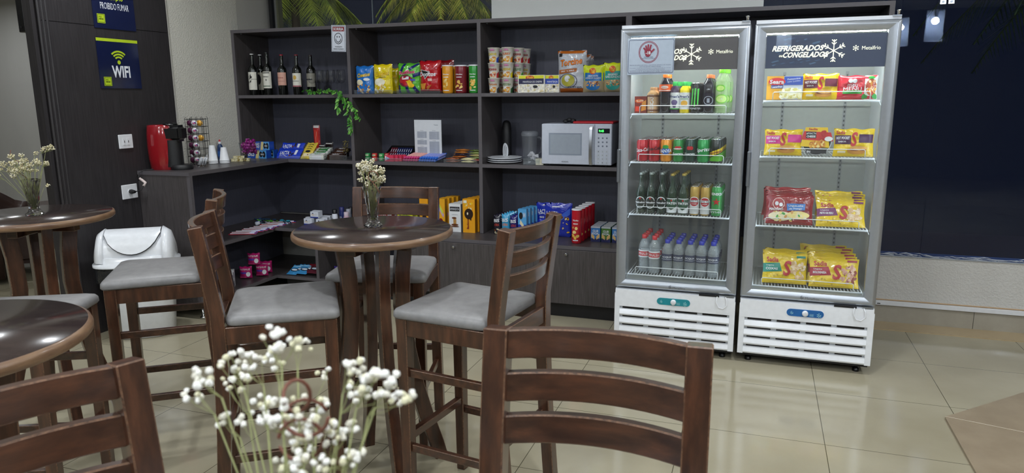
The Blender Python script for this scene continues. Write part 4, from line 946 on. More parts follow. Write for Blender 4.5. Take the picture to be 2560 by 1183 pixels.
# ------------------------------------------------------------------ second shelf, first bay
BISB = K('#1a50b8', .3, 0, 0, .3)
def bis(u0, v0, u1, v1, y, z, lb):
    loc, wd, h = std(u0, v0, u1, v1, y, z)
    it = [('r', .58, .0, 1, 1, K('#5aa0dc', .35)), ('q', [(.42, 0), (.58, 0), (.66, 1), (.50, 1)], K('#d9c98a', .4)), ('t', 'BIS', .22, .55, .34, .6, W_, 0, .2, .06), ('e', .72, .5, .08, .35, TXK), ('e', .88, .5, .08, .38, TXK), ('t', 'OREO', .8, .5, .18, .2, W_)]
    return lay_single(m_box(wd, .06, h, BISB, it), 'wafer_box', lb, 'chocolate', loc, group='blue wafer boxes')
bis(625, 375, 672, 399, .02, Z2, 'blue wafer box at lower left of the small stack'); bis(640, 354, 679, 373, .05, at(648, 375, y=.02).z+.0008, 'blue wafer box on top of the small stack'); bis(672, 374, 690, 397, .10, Z2, 'shaded blue wafer box behind the small stack')
def bar_pack(u0, v0, u1, v1, y, z, base, items, lb, nm='chocolate_bar', cat='chocolate', rx=-.9, rz=0, th=.012, grp=None, wr=.4):
    loc, wd, h = std(u0, v0, u1, v1, y, z); L = h/max(.25, math.cos(rx)); q = m_bag(wd, L, th, base, items, wr)
    return lay_single(q, nm, lb, cat, (loc[0], y, z+.002), rz, rx, group=grp)
LB = foil('#1c3cc0'); lac = [('t', 'LACTA', .27, .55, .42, .38, W_, 0, 0, .06), ('l', [(.08, .2), (.25, .32), (.46, .12)], .003, W_), ('r', .72, .35, .82, .85, K('#dfe3ee', .4)), ('b', .5, .2, .7, .8, 7, [BRN, TXK], .008)]
for k in range(3): bar_pack(690+k*.5, 375-k*1.2, 748+k*.5, 398-k*3.5, .02+k*.018, Z2+k*.012, LB, lac, 'blue milk chocolate bar, '+('front', 'middle', 'rear')[k]+' of the lower leaning three', rx=-.75, grp='blue chocolate bars')
for k in range(2): bar_pack(700+k, 359, 757+k, 374, .11+k*.03, Z2+.055+k*.006, LB, lac, 'blue milk chocolate bar, '+('front', 'rear')[k]+' of the upper pair', rx=-.6, grp='blue chocolate bars')
YL = foil('#d9c04a')
for k in range(4): bar_pack(750+k*3, 374-k*5, 776+k*3, 397-k*6, .03+k*.03, Z2+k*.014, YL, [('r', .1, .2, .9, .5, CRM), ('e', .5, .7, .25, .12, TXK), ('b', .1, .1, .9, .4, 6, [BRN, GOLD], .006)], 'yellow chocolate bar, '+('front', 'second', 'third', 'rear')[k]+' in the yellow stack', rx=-.7, grp='yellow chocolate bars')
def stick(loc, L, r, mat, mat2, rz, rx, lb, grp, nm='wafer_stick', cat='chocolate'):
    q = MB(); q.box(-L/2, -r, 0, L/2, r, r*1.1, mat); q.box(-L*.32, -r*1.01, .002, L*.34, r*1.01, r*1.14, mat2)
    for s in (-1, 1): q.box(s*L/2-.006*(s > 0), -r*1.02, .001, s*L/2+.006*(s < 0), r*1.02, r*.4, mat)
    t2 = text2d('TRENTO', .03); q.add([(x*L*.5, y*r*1.1, r*1.16) for x, y in t2[0]], t2[1], W_ if mat2 != W_ else GRN)
    o = q.build(nm, bevel=.0015); o.location = loc; o.rotation_euler = (rx, 0, rz); return tag(o, lb, cat, grp)
for i, (uc, m1, m2, nm) in enumerate(((793, foil('#e8ece6'), W_, 'white and green'), (838, foil('#38241c'), foil('#4a3024'), 'dark brown'))):
    for k in range(4):
        for l in range(2 if k == 0 else 1):
            x = at(uc+k*5, 390, y=.03+k*.04).x
            stick((x, .04+k*.045, Z2+.002+k*.017+l*.018*(k == 0)*0+(.017 if l else 0)), .125, .021, m1, foil('#3c8a4a') if i == 0 and k > 1 else m2, .06, .25, nm+' wafer stick, '+(('lowest front', 'front upper')[l] if k == 0 else ('', 'second', 'third', 'rearmost')[k])+' in its tray', nm+' wafer sticks')
bar_pack(784, 314, 801, 373, .25, Z2, foil('#a01820'), [('r', .2, .15, .8, .85, K('#c8382c', .3)), ('l', [(.4, .2), (.45, .6), (.6, .8)], .003, K('#e8b0a0', .3)), ('r', .1, .92, .9, 1, K('#d8d8d8', .3))], 'tall thin red snack pouch standing at the back', 'snack_pouch', 'snack', rx=0, th=.02)
for k in range(2): bar_pack(797+k*16, 341-k*5, 813+k*20, 372, .22+k*.04, Z2+.0, foil('#241a1c'), [('t', 'm&m', .45, .5, .5, .7, W_, PI/2, 0, .06), ('r', .1, .88, .9, .95, K('#c8c8c8', .3))], 'brown chocolate candy pack standing on end, '+('left', 'right')[k]+' of two', 'candy_pack', 'candy', rx=0, th=.02, grp='standing candy packs')
# small dry plant in pot
p, wd, h = std(854, 327, 874, 371, .12, Z2); t = thing('dried_plant', 'small tuft of dried olive leaves in a dark holder by the divider', 'plant', p)
q = MB(); q.lathe([(.018, 0), (.022, .05), (.019, .052)], BLACKP, 14); q.build('pot', t); rnd = random.Random(2); q = MB()
for k in range(110):
    a = rnd.uniform(0, 2*PI); z = rnd.uniform(.04, h); r = .026*rnd.uniform(.3, 1); c = Vector((r*math.cos(a), r*math.sin(a), z)); d = Vector((rnd.uniform(-1, 1), rnd.uniform(-1, 1), rnd.uniform(-.3, 1))).normalized()*.014; s = d.orthogonal().normalized()*.004
    q.add([c, c+d*.5+s, c+d, c+d*.5-s], [(0, 1, 2, 3)], [K('#7a6f3c', .6), K('#a89a5c', .6), K('#54492a', .6)][k % 3])
q.build('leaves', t, fix=False)

# hanging leafy garland
GL = grain('fresh_green_leaf', '#2c6a26', '#5aa23c', (1, 1, 1), 30, .4); GL2 = grain('light_green_leaf', '#5f9c3c', '#8cc45a', (1, 1, 1), 30, .4)
pts = [at(u, v, y=y) for u, v, y in ((762, 226, .05), (785, 229, .03), (812, 228, .01), (832, 226, -.03), (852, 232, -.05), (862, 255, -.055), (872, 285, -.055), (878, 312, -.05), (876, 328, -.045))]
p2 = [at(u, v, y=y) for u, v, y in ((856, 236, -.05), (845, 255, -.06), (846, 280, -.06))]; p3 = [at(u, v, y=y) for u, v, y in ((862, 250, -.05), (880, 262, -.06), (890, 280, -.065), (902, 298, -.065))]
t = thing('leaf_garland', 'artificial green leafy branch hanging over the top shelf edge', 'artificial plant', tuple(pts[4])); B = pts[4]
q = MB()
for P in (pts, p2, p3): q.tube([x-B for x in P], .0018, K('#3c5a28', .5), 5)
q.build('branch', t); q = MB(); rnd = random.Random(14)
for P, per in ((pts, 11), (p2, 9), (p3, 7)):
    for i in range(len(P)-1):
        for k in range(per):
            c = P[i].lerp(P[i+1], k/per)-B; ax = (P[i+1]-P[i]).normalized(); side = Vector((rnd.uniform(-1, 1), -abs(rnd.uniform(.2, 1)), rnd.uniform(-.7, .7))).normalized()
            d = (ax*.6+side*.8+Vector((0, 0, -.25))).normalized()*rnd.uniform(.034, .052); s = d.cross(Vector((rnd.uniform(-.3, .3), -1, rnd.uniform(-.3, .3)))).normalized()*rnd.uniform(.008, .012); n_ = s.cross(d).normalized()*.003
            q.add([c, c+d*.35+s, c+d*.7+s*.7, c+d, c+d*.7-s*.7, c+d*.35-s, c+d*.5+n_], [(0, 1, 6), (1, 2, 6), (2, 3, 6), (3, 4, 6), (4, 5, 6), (5, 0, 6)], (GL, GL, GL2)[k % 3], True)
q.build('leaves', t, fix=False)

# ------------------------------------------------------------------ second shelf, middle bay
for k, (u, c, nm) in enumerate(((920, '#2a8a4a', 'green'), (937, '#c8342c', 'red'), (954, '#2f9a50', 'green'), (968, '#b02a2c', 'red'))):
    y = .03 if k < 3 else .06
    for l in range(2):
        x = at(u, 390, y=y).x; q = MB(); q.lathe([(.019, 0), (.0205, .002), (.0205, .026), (.019, .028)], K(c, .3), 18); gfx(q, S_cyl(lambda v: .0205), .05, .024, [('e', .5, .5, .3, .25, K('#cfe0b8', .4)), ('t', 'mint', .5, .5, .4, .3, TXK)], v0=.002)
        o = q.build('candy_roll'); o.location = (x, y, Z2+.001+l*.0285); tag(o, ('lower ', 'upper ')[l]+nm+' candy roll, '+ORD[k]+' stack from the left' if k else ('lower ', 'upper ')[l]+nm+' candy roll, leftmost stack in the tray', 'candy', 'green and red candy rolls')
loc, wd, h = std(963, 388, 985, 404, .02, Z2)
for k in range(4): lay_single(m_box(wd, .018, h, K('#d83a5a', .3), [('q', [(.05, .1), (.05, .9), (.6, .5), (.1, .15)], W_), ('t', 'Fini', .35, .5, .4, .4, BLU, 0, .2), ('b', .6, .2, .95, .8, 4, [PINK, RED], .005)]), 'gum_box', 'pink gum box with white arrow, '+ORD[k]+' in its row', 'candy', (loc[0]+k*.022, .02+k*.022, Z2), group='pink gum boxes')
for gi, (u0, col, c2, nm) in enumerate(((1008, '#c83a78', '#e8a8a0', 'pink'), (1048, '#2f6ad0', '#8f9ae0', 'blue'))):
    pr = None
    for l in range(2):
        for k in range(6 if gi == 0 else 7):
            x = at(u0+k*6.2, 400, y=.02).x; loc = (x+.006*l, .022, Z2+.0095+l*.0175)
            if pr is None:
                q = MB(); T = Matrix.Rotation(-PI/2, 4, 'X'); q.lathe([(.006, -.001), (.0085, .002), (.0085, .13), (.006, .134)], K(col, .3), 12, T=T); q.lathe([(.0087, .03), (.0087, .12)], K(c2, .35), 12, T=T, close=False); pr = q.build('candy_stick'); o = pr
            else: o = pr.copy(); COL.objects.link(o)
            o.location = loc; o.rotation_euler = (.22, 0, -.28); tag(o, nm+' wrapped candy stick in the '+('lower', 'upper')[l]+' layer of its tray', 'candy', nm+' candy sticks, '+('lower', 'upper')[l]+' layer')
t = thing('gum_rack', 'slanted black tray of dark gum packs behind the candy rolls', 'candy tray', (at(990, 375, y=.16).x, .16, Z2), 0)
q = MB(); q.box(-.105, 0, 0, .105, .13, .003, BLACKP); q.box(-.105, .125, 0, .105, .13, .10, BLACKP); q.box(-.105, 0, 0, .105, .004, .03, BLACKP)
for s in (-1, 1): q.prism([(0, 0), (.13, 0), (.13, .10), (0, .03)], -.0015, .0015, BLACKP, T=Matrix.Translation((s*.105, 0, 0)) @ Matrix.Rotation(PI/2, 4, 'Z') @ Matrix.Rotation(PI/2, 4, 'X'))
q.build('tray_body', t); gpk = None
for l in range(2):
    for k in range(10):
        if gpk is None or k == 0 and l == 0 or (k == 4 and l == 0):
            q = MB(); q.box(-.0075, -.002, 0, .0075, .012, .06, K('#5a1a28' if k < 4 else '#16204e', .3)); q.box(-.003, -.003, .01, .003, -.002, .045, K('#b8bccc', .4)); gpk = q.build('gum_pack'); o = gpk
            if k >= 4: blue = gpk
            else: redp = gpk
        else:
            src = redp if k < 3 else blue if 'blue' in globals() else gpk; o = src.copy(); COL.objects.link(o)
        o.location = (t.location.x-.085+k*.019, .175+l*.05, Z2+.012+l*.028); o.rotation_euler = (-.75, 0, 0); tag(o, ('dark red', 'navy')[k >= 4 or (k == 3)]+' gum pack in the '+('front', 'rear')[l]+' row of the black tray', 'gum', 'gum packs, '+('front', 'rear')[l]+' row')
# menu stand
loc, wd, h = std(1036, 300, 1105, 402, .13, Z2); t = thing('menu_stand', 'white printed price list standing in an acrylic holder', 'menu stand', loc, math.radians(-3))
GRY = K('#9aa0ae', .5); PAP = K('#eceef4', .45); LN = K('#6a7080', .5)
it = [('r', 0, 0, 1, 1, PAP), ('t', 'Tabela', .8, .88, .15, .03, GRY)]
for x0, x1, blocks in ((.1, .46, ((.56, .72), (.40, .51), (.17, .34), (.0, .11))), (.55, .92, ((.53, .72), (.06, .48)))):
    for y0, y1 in blocks:
        it += [('r', x0, y0, x1, y1, K('#bcc1ce', .5)), ('t', 'Produto', (x0+x1)/2, y1+.02, .12, .014, LN)]
        n = int((y1-y0)/.018)
        for k in range(n): it.append(('r', x0+.01, y0+.006+k*.018, x1-.10-.03*(k % 3), y0+.011+k*.018, K('#a2a8b8', .5)))
        it.append(('r', x1-.055, y0, x1-.05, y1, LN))
q = MB(); q.box(-wd/2, -.001, .01, wd/2, .001, h, PAP); gfx(q, S_flat(-.001), wd, h, it, o0=.0002, step=.00001); q.build('paper_sheet', t, fix=False)
q = MB(); q.box(-wd/2-.003, -.006, 0, wd/2+.003, -.005, h+.004, CLEAR); q.box(-wd/2-.003, .0025, 0, wd/2+.003, .004, h+.004, ACRYL); q.box(-wd/2-.003, -.005, -.0, wd/2+.003, .06, .002, ACRYL); q.build('acrylic_holder', t)
def lay(u, v, y, z, w_, d_, th, base, items, lb, nm='snack_bar', cat='snack bar', rz=0, rx=0, grp=None):
    q = m_bag(w_, d_, th, base, items, .5); x = at(u, v, y=y).x
    return lay_single(q, nm, lb, cat, (x, y, z+th/2), rz, -PI/2+rx, group=grp)
STK = ['lowest', 'second', 'third', 'fourth', 'topmost']
for k in range(2): lay(1129, 404, .02, Z2+.001+k*.0185, .105, .06, .018, foil('#8a4a30'), [('r', 0, .2, 1, .5, K('#c88a5a', .35)), ('b', .1, .5, .9, .9, 8, [K('#d8b8b0', .4), K('#5a2a3a', .4)], .006)], ('lower', 'upper')[k]+' brown wrapped bar at the front left of the bar tray', grp='brown snack bars')
for k in range(2): lay(1168, 404, .02, Z2+.001+k*.0185, .105, .06, .018, foil('#e0d6a0'), [('r', .05, .3, .95, .6, K('#efe8c8', .35))], ('lower', 'upper')[k]+' cream wrapped bar at the front right of the bar tray', grp='cream snack bars')
for k in range(5): lay(1146+k*2.5, 390, .12, Z2+.012+k*.0165, .11, .05, .016, foil(('#2a2236', '#a85a20', '#2a2236', '#b8702a', '#b06a28')[k]), [('t', 'NUTS', .5, .5, .5, .5, W_ if k in (0, 2) else K('#3a1c10', .4)), ('r', 0, .0, .12, 1, K('#c8803a', .35))], STK[k]+' bar in the leaning orange and navy stack', grp='orange and navy bars', rz=.1)
for k in range(5): lay(1188, 390, .13, Z2+.004+k*.0175, .10, .05, .017, foil(('#a83a2c', '#7a8a4a', '#c8b878', '#8a9a54', '#5a6a30')[k]), [('b', .1, .2, .9, .8, 6, [CRM, GRN], .006)], STK[k]+' bar in the olive green stack beside the divider', grp='olive snack bars')

# ------------------------------------------------------------------ second shelf, right bay: microwave and friends
for k in range(3):
    loc, wd, h = std(1221, 404, 1303, 410, .15, Z2); q = MB(); q.lathe([(.075, 0), (.11, .004), (wd*.5*.98, .010), (wd*.5, .013), (wd*.5-.004, .014), (.10, .008), (.001, .006)], K('#dfe2e8', .25), 48, close=False)
    o = q.build('plate'); o.location = (at(1262, 407, y=.15).x, .15, Z2+k*.0145); tag(o, ('lowest', 'middle', 'topmost')[k]+' of the three white plates beside the pitcher', 'plate', 'white plates')
loc, wd, h = std(1252, 301, 1277, 392, .27, Z2); t = thing('dispenser_tube', 'black rounded bottle holder with a striped white slot behind the plates', 'bottle holder', (loc[0], .29, Z2+.0))
q = MB(); q.lathe([(.033, 0), (.036, .01), (.036, h*.8), (.030, h*.93), (.018, h*.99), (.001, h)], BLACKM, 28, close=False); q.build('tube_body', t)
q = MB(); gfx(q, S_cyl(lambda v: .036), .06, h, [('e', .5, .25, .40, .20, K('#d6dae0', .4)), ('l', [(.3, .15), (.42, .38)], .002, BLK), ('l', [(.45, .1), (.55, .40)], .002, BLK), ('l', [(.6, .12), (.68, .36)], .002, BLK)]); q.build('striped_panel', t, fix=False)
loc, wd, h = std(1303, 327, 1346, 399, .18, Z2); t = thing('water_pitcher', 'clear plastic pitcher with lid and handle beside the microwave', 'pitcher', loc); r = wd*.46
PITM = thin_glass('cloudy_plastic', (.92, .93, .94), .10, '#b9bec6', 1.4, .15)
q = MB(); q.lathe([(r*.78, 0), (r*.80, .004), (r*.98, h*.86), (r, h*.88)], PITM, 32); q.build('jug_body', t)
q = MB(); q.lathe([(r*1.03, h*.84), (r*1.04, h*.93), (r*.9, h*.985), (r*.5, h), (.001, h)], thin_glass('frosted_lid', (.88, .9, .92), .22, '#b0b5bd', 1.4, .2), 32, close=False); q.build('lid', t)
q = MB(); q.tube([(r*.95, 0, h*.80), (r*1.35, 0, h*.80), (r*1.5, 0, h*.7), (r*1.42, 0, h*.35), (r*.9, 0, h*.25)], .006, PITM, 8); q.build('handle', t)
# cutlery box
x = at(1328, 405, y=.03).x; t = thing('cutlery_box', 'clear acrylic box of bagged plastic cutlery in front of the pitcher', 'box', (x, .03, Z2)); q = MB()
q.box(-.06, 0, 0, .06, .09, .002, ACRYL); q.box(-.06, 0, 0, .06, .002, .045, ACRYL); q.box(-.06, .088, 0, .06, .09, .05, ACRYL)
for s in (-1, 1): q.box(s*.06-.001, 0, 0, s*.06+.001, .09, .05, ACRYL)
q.build('box_body', t); q = MB(); rnd = random.Random(6)
BAGM = thin_glass('crinkled_clear_bag', (.9, .9, .92), .4, '#dfe3ea', 1.5, .1)
for k in range(16):
    c = Vector((rnd.uniform(-.02, .03), rnd.uniform(.02, .06), rnd.uniform(.01, .08))); vv = [c+Vector((rnd.uniform(-.028, .028), rnd.uniform(-.012, .012), rnd.uniform(-.025, .03))) for _ in range(4)]; q.add(vv, [(0, 1, 2), (1, 2, 3), (0, 1, 3)], BAGM)
q.build('crinkled_bag', t, fix=False)
x = at(1350, 405, y=.03).x
for k in range(8):
    q = MB(); q.box(-.028, -.02, 0, .028, .05, .0045, K('#e8e4d0', .7)); o = q.build('paper_napkin', bevel=.001); o.location = (x-.005-.001*k, .05+.002*k, Z2+.0006+k*.0052); o.rotation_euler = (0, 0, .1-.01*k); tag(o, 'cream folded napkin in the stack against the microwave', 'napkin', 'folded napkins in a stack')
# microwave
loc, wd, h = std(1354, 303, 1547, 411, .0, Z2); mw = .49; x0 = at(1354, 360, y=.005).x; t = thing('microwave', 'white microwave oven with wide grey window on the second shelf', 'microwave', (x0+mw/2, .005, Z2)); hh = .288
MWW = K('#ccd3e2', .25, 0, 0, .4)
q = MB(); q.box(-mw/2, .012, .010, mw/2, .36, hh, MWW); q.build('case', t, .006)
for sx in (-.2, .2):
    for sy in (.05, .3): q = MB(); q.lathe([(.012, 0), (.012, .010)], BLACKM, 10, (sx, sy, 0)); q.build('foot', t)
dw = .372; q = MB(); q.box(-mw/2, 0, .012, -mw/2+dw, .0115, hh-.001, MWW); d = q.build('door', t, .004)
q = MB(); q.box(-mw/2+.052, -.0008, .075, -mw/2+.285, 0, hh-.062, K('#98a3b3', .12, 0, 0, .8)); q.box(-mw/2+.062, -.0014, .085, -mw/2+.275, -.0008, hh-.072, K('#a5afbd', .2, 0, 0, .6)); q.build('window', d)
q = MB(); gfx(q, S_flat(0), mw, hh, [('t', 'MONDIAL', .345, .105, .10, .035, TXK, 0, 0, .03)]); q.build('lettering', d, fix=False)
q = MB(); q.bar([(-mw/2+dw-.022, -.006, .012), (-mw/2+dw-.022, -.022, .04), (-mw/2+dw-.022, -.026, hh*.5), (-mw/2+dw-.020, -.022, hh-.035), (-mw/2+dw-.018, -.006, hh-.012)], .0105, .003, metal('#b9bcc2', .3)); q.build('handle', d, .001)
q = MB(); q.box(-mw/2+dw+.002, 0, .012, mw/2, .0115, hh-.001, MWW); pnl = q.build('control_panel', t, .004)
DISP = emis('green_led_digits', '#3cff5a', 2.2)
cx = (-mw/2+dw+mw/2)/2
q = MB(); q.box(cx-.036, -.0006, hh-.062, cx+.045, .0, hh-.03, K('#0e1420', .2)); tx = text2d('9:45', .03); q.add([(cx-.012+x*.034, -.0012, hh-.046+y*.016) for x, y in tx[0]], tx[1], DISP); q.build('display', pnl, fix=False)
for r_ in range(4):
    for c_ in range(3):
        q = MB(); q.box(cx-.040+c_*.028, -.0012, .095-.025*r_+.0, cx-.020+c_*.028, 0, .113-.025*r_, K('#c2c9d4', .4)); tx = text2d(str((r_*3+c_+1) % 10), .01); q.add([(cx-.030+c_*.028+x*.005, -.0016, .104-.025*r_+y*.008) for x, y in tx[0]], tx[1], LN); q.build('key', pnl, fix=False)
for r_ in range(3):
    for c_ in range(3): q = MB(); q.lathe([(.006, 0), (.005, .0008)], K('#70788a', .4), 10, T=Matrix.Translation((cx-.030+c_*.028, 0, .14+.027*r_)) @ Matrix.Rotation(PI/2, 4, 'X')); q.build('button', pnl, fix=False)
q = MB(); q.box(-.14, 0, 0, .14, .20, .014, K('#c42a34', .35)); o = q.build('serving_tray', bevel=.004); o.location = (x0+.27+.08, .05, Z2+.289); tag(o, 'flat red tray lying on top of the microwave', 'tray')
q = MB()
for k in range(5): q.ball((k*.014-.03, .02*(k % 2), .012+.006*(k % 3)), .016, BLACKM, 8, (1.3, 1, .8))
o = q.build('cloth'); o.location = (x0+.175, .10, Z2+.289); tag(o, 'crumpled black cloth beside the red tray on the microwave', 'cloth')

# ------------------------------------------------------------------ third level: deck of the low cabinet
def std2(u0, v0, u1, v1, y): return std(u0, v0, u1, v1, y, ZD)
def stack_back(mb, nm, cat, loc, n, dx, dy, desc, where, grp): o = mb.build(nm, fix=False); o.location = loc; tag(o, desc, cat, grp); row_of(o, loc, dx, dy, n, desc, where, grp)
loc, wd, h = std2(1160, 497, 1190, 577, .02)
def bauducco(w_, h_): return m_box(w_, .045, h_, K('#e8a21c', .35), [('b', .2, .72, .8, .88, 12, [CRM, YEL], .008), ('e', .5, .56, .36, .16, K('#2a1a14', .35)), ('e', .40, .57, .06, .04, CRM), ('q', [(.55, .45), (.75, .5), (.7, .36), (.62, .38)], K('#2a1a14', .35)), ('t', 'Bauducco', .42, .26, .32*2.4, .07, DRED, PI/2, .1, .03), ('r', .08, .88, .35, .96, K('#e8e8d8', .4))], side=K('#8a5a14', .4))
stack_back(bauducco(wd, h), 'biscuit_box', 'biscuit box', loc, 4, .012, .055, 'tall yellow biscuit box with dark cookie', 'by the divider', 'tall yellow biscuit boxes')
loc, wd, h = std2(1123, 510, 1152, 574, .0); loc = (loc[0], .02, ZD)
stack_back(m_box(wd, .045, h, K('#e6e8ea', .35), [('r', .08, .74, .92, .9, TXK), ('t', 'AMANDITA', .5, .82, .78, .08, W_), ('t', 'CACAU', .5, .62, .5, .03, GRY), ('e', .45, .50, .2, .035, BRN), ('r', .38, .28, .62, .46, K('#b88a4a', .4)), ('e', .5, .26, .3, .035, BRN), ('e', .5, .2, .36, .02, BRN)], side=K('#8a8c90', .4)), 'biscuit_box', 'biscuit box', loc, 5, .010, .055, 'white biscuit box with black title band', 'beside the yellow ones', 'white biscuit boxes')
loc, wd, h = std2(1097, 497, 1116, 570, .05)
stack_back(m_box(.07, .045, h, K('#e8a820', .35), [('q', [(.3, .8), (.9, .5), (.8, .4), (.2, .7)], K('#c8a0c0', .4)), ('q', [(.3, .9), (.8, .6), (.7, .5), (.3, .8)], K('#c8d84a', .4)), ('e', .5, .28, .25, .1, DRED)], side=K('#b87f18', .4)), 'biscuit_box', 'biscuit box', (loc[0]-.01, .06, ZD), 4, .012, .055, 'orange biscuit box with purple swirl', 'behind the chair back', 'orange biscuit boxes')
loc, wd, h = std2(1050, 494, 1076, 572, .08)
stack_back(m_box(.07, .045, h, K('#e89f1c', .35), [('e', .55, .35, .25, .14, K('#2a1a14', .35)), ('t', 'Cookies', .4, .6, .7, .06, DRED)], side=K('#b87f18', .4)), 'biscuit_box', 'biscuit box', (loc[0], .08, ZD), 3, .012, .055, 'orange biscuit box with dark drop', 'seen between the chair slats', 'orange dark-drop boxes')
loc, wd, h = std2(995, 518, 1036, 568, .06)
stack_back(m_box(.13, .05, .115, K('#d8dc2c', .35), [('t', 'belVita', .5, .75, .7, .16, K('#1a5a34', .4), 0, 0, .04), ('r', .0, .0, 1, .55, K('#c8d8a0', .4))], side=K('#98a020', .4)), 'biscuit_box', 'biscuit box', (at(1016, 540, y=.1).x, .10, ZD), 3, .012, .06, 'yellow green breakfast biscuit pack', 'seen under the slats', 'yellow green biscuit packs')
stack_back(m_box(.12, .05, .115, K('#b8202c', .35), [('t', 'LOOK', .35, .75, .5, .18, W_, 0, 0, .05), ('r', .7, .0, 1, 1, K('#c8c8cc', .4))], side=K('#7a141c', .4)), 'biscuit_box', 'biscuit box', (at(966, 540, y=.12).x, .12, ZD), 2, .012, .06, 'red cookie pack with white lettering', 'behind the crystal vase', 'red cookie packs')
# wafer packs: three upright stacks
for i, (u0, u1, v0, c, c2, nm) in enumerate(((1234, 1253, 537, '#1c1a2a', '#b0382c', 'black'), (1254, 1275, 535, '#3a9ac8', '#d87a3a', 'light blue'), (1275, 1295, 539, '#201c6a', '#b0382c', 'violet'))):
    loc, wd, h = std2(u0, v0, u1, 575, .01)
    stack_back(m_bag(wd*.98, h, .04, foil(c), [('t', 'BIS', .5, .72, .75, .17, W_, .08, .1, .06), ('t', 'XTRA', .5, .5, .7, .12, K(c2, .35), .08, .1, .05), ('b', .15, .06, .85, .3, 8, [BRN, CRM], .009)], .5), 'wafer_pack', 'chocolate', loc, 4, .003, .045, nm+' upright wafer pack', 'by the divider foot', nm+' wafer packs')
loc, wd, h = std2(1295, 523, 1316, 575, .0)
stack_back(m_box(wd, .04, h, K('#5aa8e0', .35), [('r', 0, .0, 1, .42, K('#1c3aa8', .35)), ('q', [(.2, .45), (.6, .3), (.7, .4), (.3, .6)], CRM), ('e', .35, .75, .22, .13, TXK), ('t', 'OREO', .75, .78, .5, .1, W_, PI/2), ('t', 'BIS', .5, .20, .8, .16, W_, PI/2, .1, .06)], side=K('#6a9cc0', .35)), 'wafer_box', 'chocolate', (loc[0], .02, ZD), 4, .011, .05, 'tall light blue wafer box', 'beside the violet packs', 'tall light blue wafer boxes')
def lacta(u0, v0, u1, v1, y, lb):
    loc, wd, h = std2(u0, v0, u1, v1, y)
    return lay_single(m_bag(wd, h, .03, foil('#1c32b0'), [('t', 'LACTA', .3, .72, .46, .14, W_, 0, 0, .06), ('l', [(.1, .62), (.3, .66), (.5, .60)], .004, W_), ('t', 'BIS', .25, .53, .2, .06, W_), ('q', [(.55, .62), (.62, .5), (.98, .7), (.98, .9)], K('#3a66d8', .35)), ('b', .62, .12, .95, .75, 12, [CRM, YEL, BRN], .010), ('r', .3, .92, .6, .95, W_)], .6), 'chocolate_bag', lb, 'chocolate', loc, group='large blue chocolate bags')
lacta(1341, 507, 1400, 560, .16, 'large blue chocolate bag at the back left of the group'); lacta(1362, 511, 1428, 580, .05, 'large blue chocolate bag in front with yellow bars'); lacta(1346, 548, 1392, 583, .02, 'blue chocolate bag low at front behind the chair rail'); lacta(1375, 508, 1431, 575, .12, 'large blue chocolate bag at the back right of the group')
tube_can(1429.5, 522, 1454, 590, -.13, ZD, '#c2182a', '', 5, .004, .082, 'red crisp tubes in a row', 'red crisp tube')
for i, (u0, u1, c, nm) in enumerate(((1479, 1503, '#3a78b8', 'blue'), (1505, 1529, '#4a7a34', 'green'), (1532, 1556, '#3a78b8', 'light blue'))):
    loc, wd, h = std2(u0, 546, u1, 584, -.03)
    stack_back(m_box(wd*.97, .05, h, K(c, .35), [('r', 0, 0, 1, .22, K('#1c2050', .35)), ('q', [(.05, .3), (.4, .15), (.4, .38), (.05, .55)], K('#d8b070', .4)), ('q', [(.6, .15), (.95, .3), (.95, .55), (.6, .38)], K('#d8b070', .4)), ('t', 'CLUB', .5, .72, .6, .14, W_, 0, 0, .05), ('t', 'SOCIAL', .5, .55, .78, .14, W_, 0, 0, .05), ('r', 0, .92, 1, 1, K('#bcc0c8', .3))], top=K('#c0c2c8', .25)), 'cracker_pack', 'crackers', (loc[0], -.03, ZD), 4, .002, .055, nm+' cracker pack', 'next to the red tubes', nm+' cracker packs')

# ------------------------------------------------------------------ return counter: toiletries
Z3 = .4956
tp = None
for k in range(15):
    u = 566+k*6.0; v = 584-k*2.0; p = at(u, v, z=Z3)
    if tp is None or k == 9:
        q = MB(); q.box(-.012, -.10, 0, .012, .10, .004, K('#a8263a' if k < 9 else '#b81c24', .3)); q.box(-.0028, -.09, .004, .0028, .06, .009, K('#e2e4ee', .35)); q.box(-.005, .05, .004, .005, .085, .012, K('#c8d4ee', .35)); q.box(-.012, .085, .0041, .012, .10, .005, K('#2c4a9c', .35)); o = tp = q.build('toothbrush_pack')
    else: o = tp.copy(); COL.objects.link(o)
    o.location = (.43-.012*(k % 2), p.y, Z3+.003+.004*(k % 3)); o.rotation_euler = (0, .06, -1.15); tag(o, ('red and white toothbrush pack nearest the counter end, left half of the row', 'bright red toothbrush pack in the right half of the row')[k >= 9], 'toothbrush', 'toothbrush packs, '+('left', 'right')[k >= 9]+' half')
for k, (u, v) in enumerate(((643, 562), (652, 560), (650, 554), (668, 558))):
    p = at(u, v, z=Z3)
    q = MB(); loft(q, [sup(.028, .020, 0, 20, 2.6), sup(.030, .022, .008, 20, 2.6), sup(.028, .020, .020, 20, 2.6), sup(.020, .013, .024, 20, 2.6)], K(('#dfe4f2', '#e4e8f4')[k % 2], .25) if k in (0, 3) else K('#2d3f58', .3)); q.box(-.014, -.008, .0235, .014, .008, .0248, K('#3c7ad0', .35)); o = q.build('floss_case'); o.location = (min(p.x, .455), p.y+.01, Z3+.002); o.rotation_euler = (.25, 0, -.9); tag(o, ('left white and blue dental floss case', 'dark floss case left of the white ones', 'dark floss case behind the white ones', 'right white and blue dental floss case')[k]+' on the middle shelf', 'dental floss', 'dental floss cases')
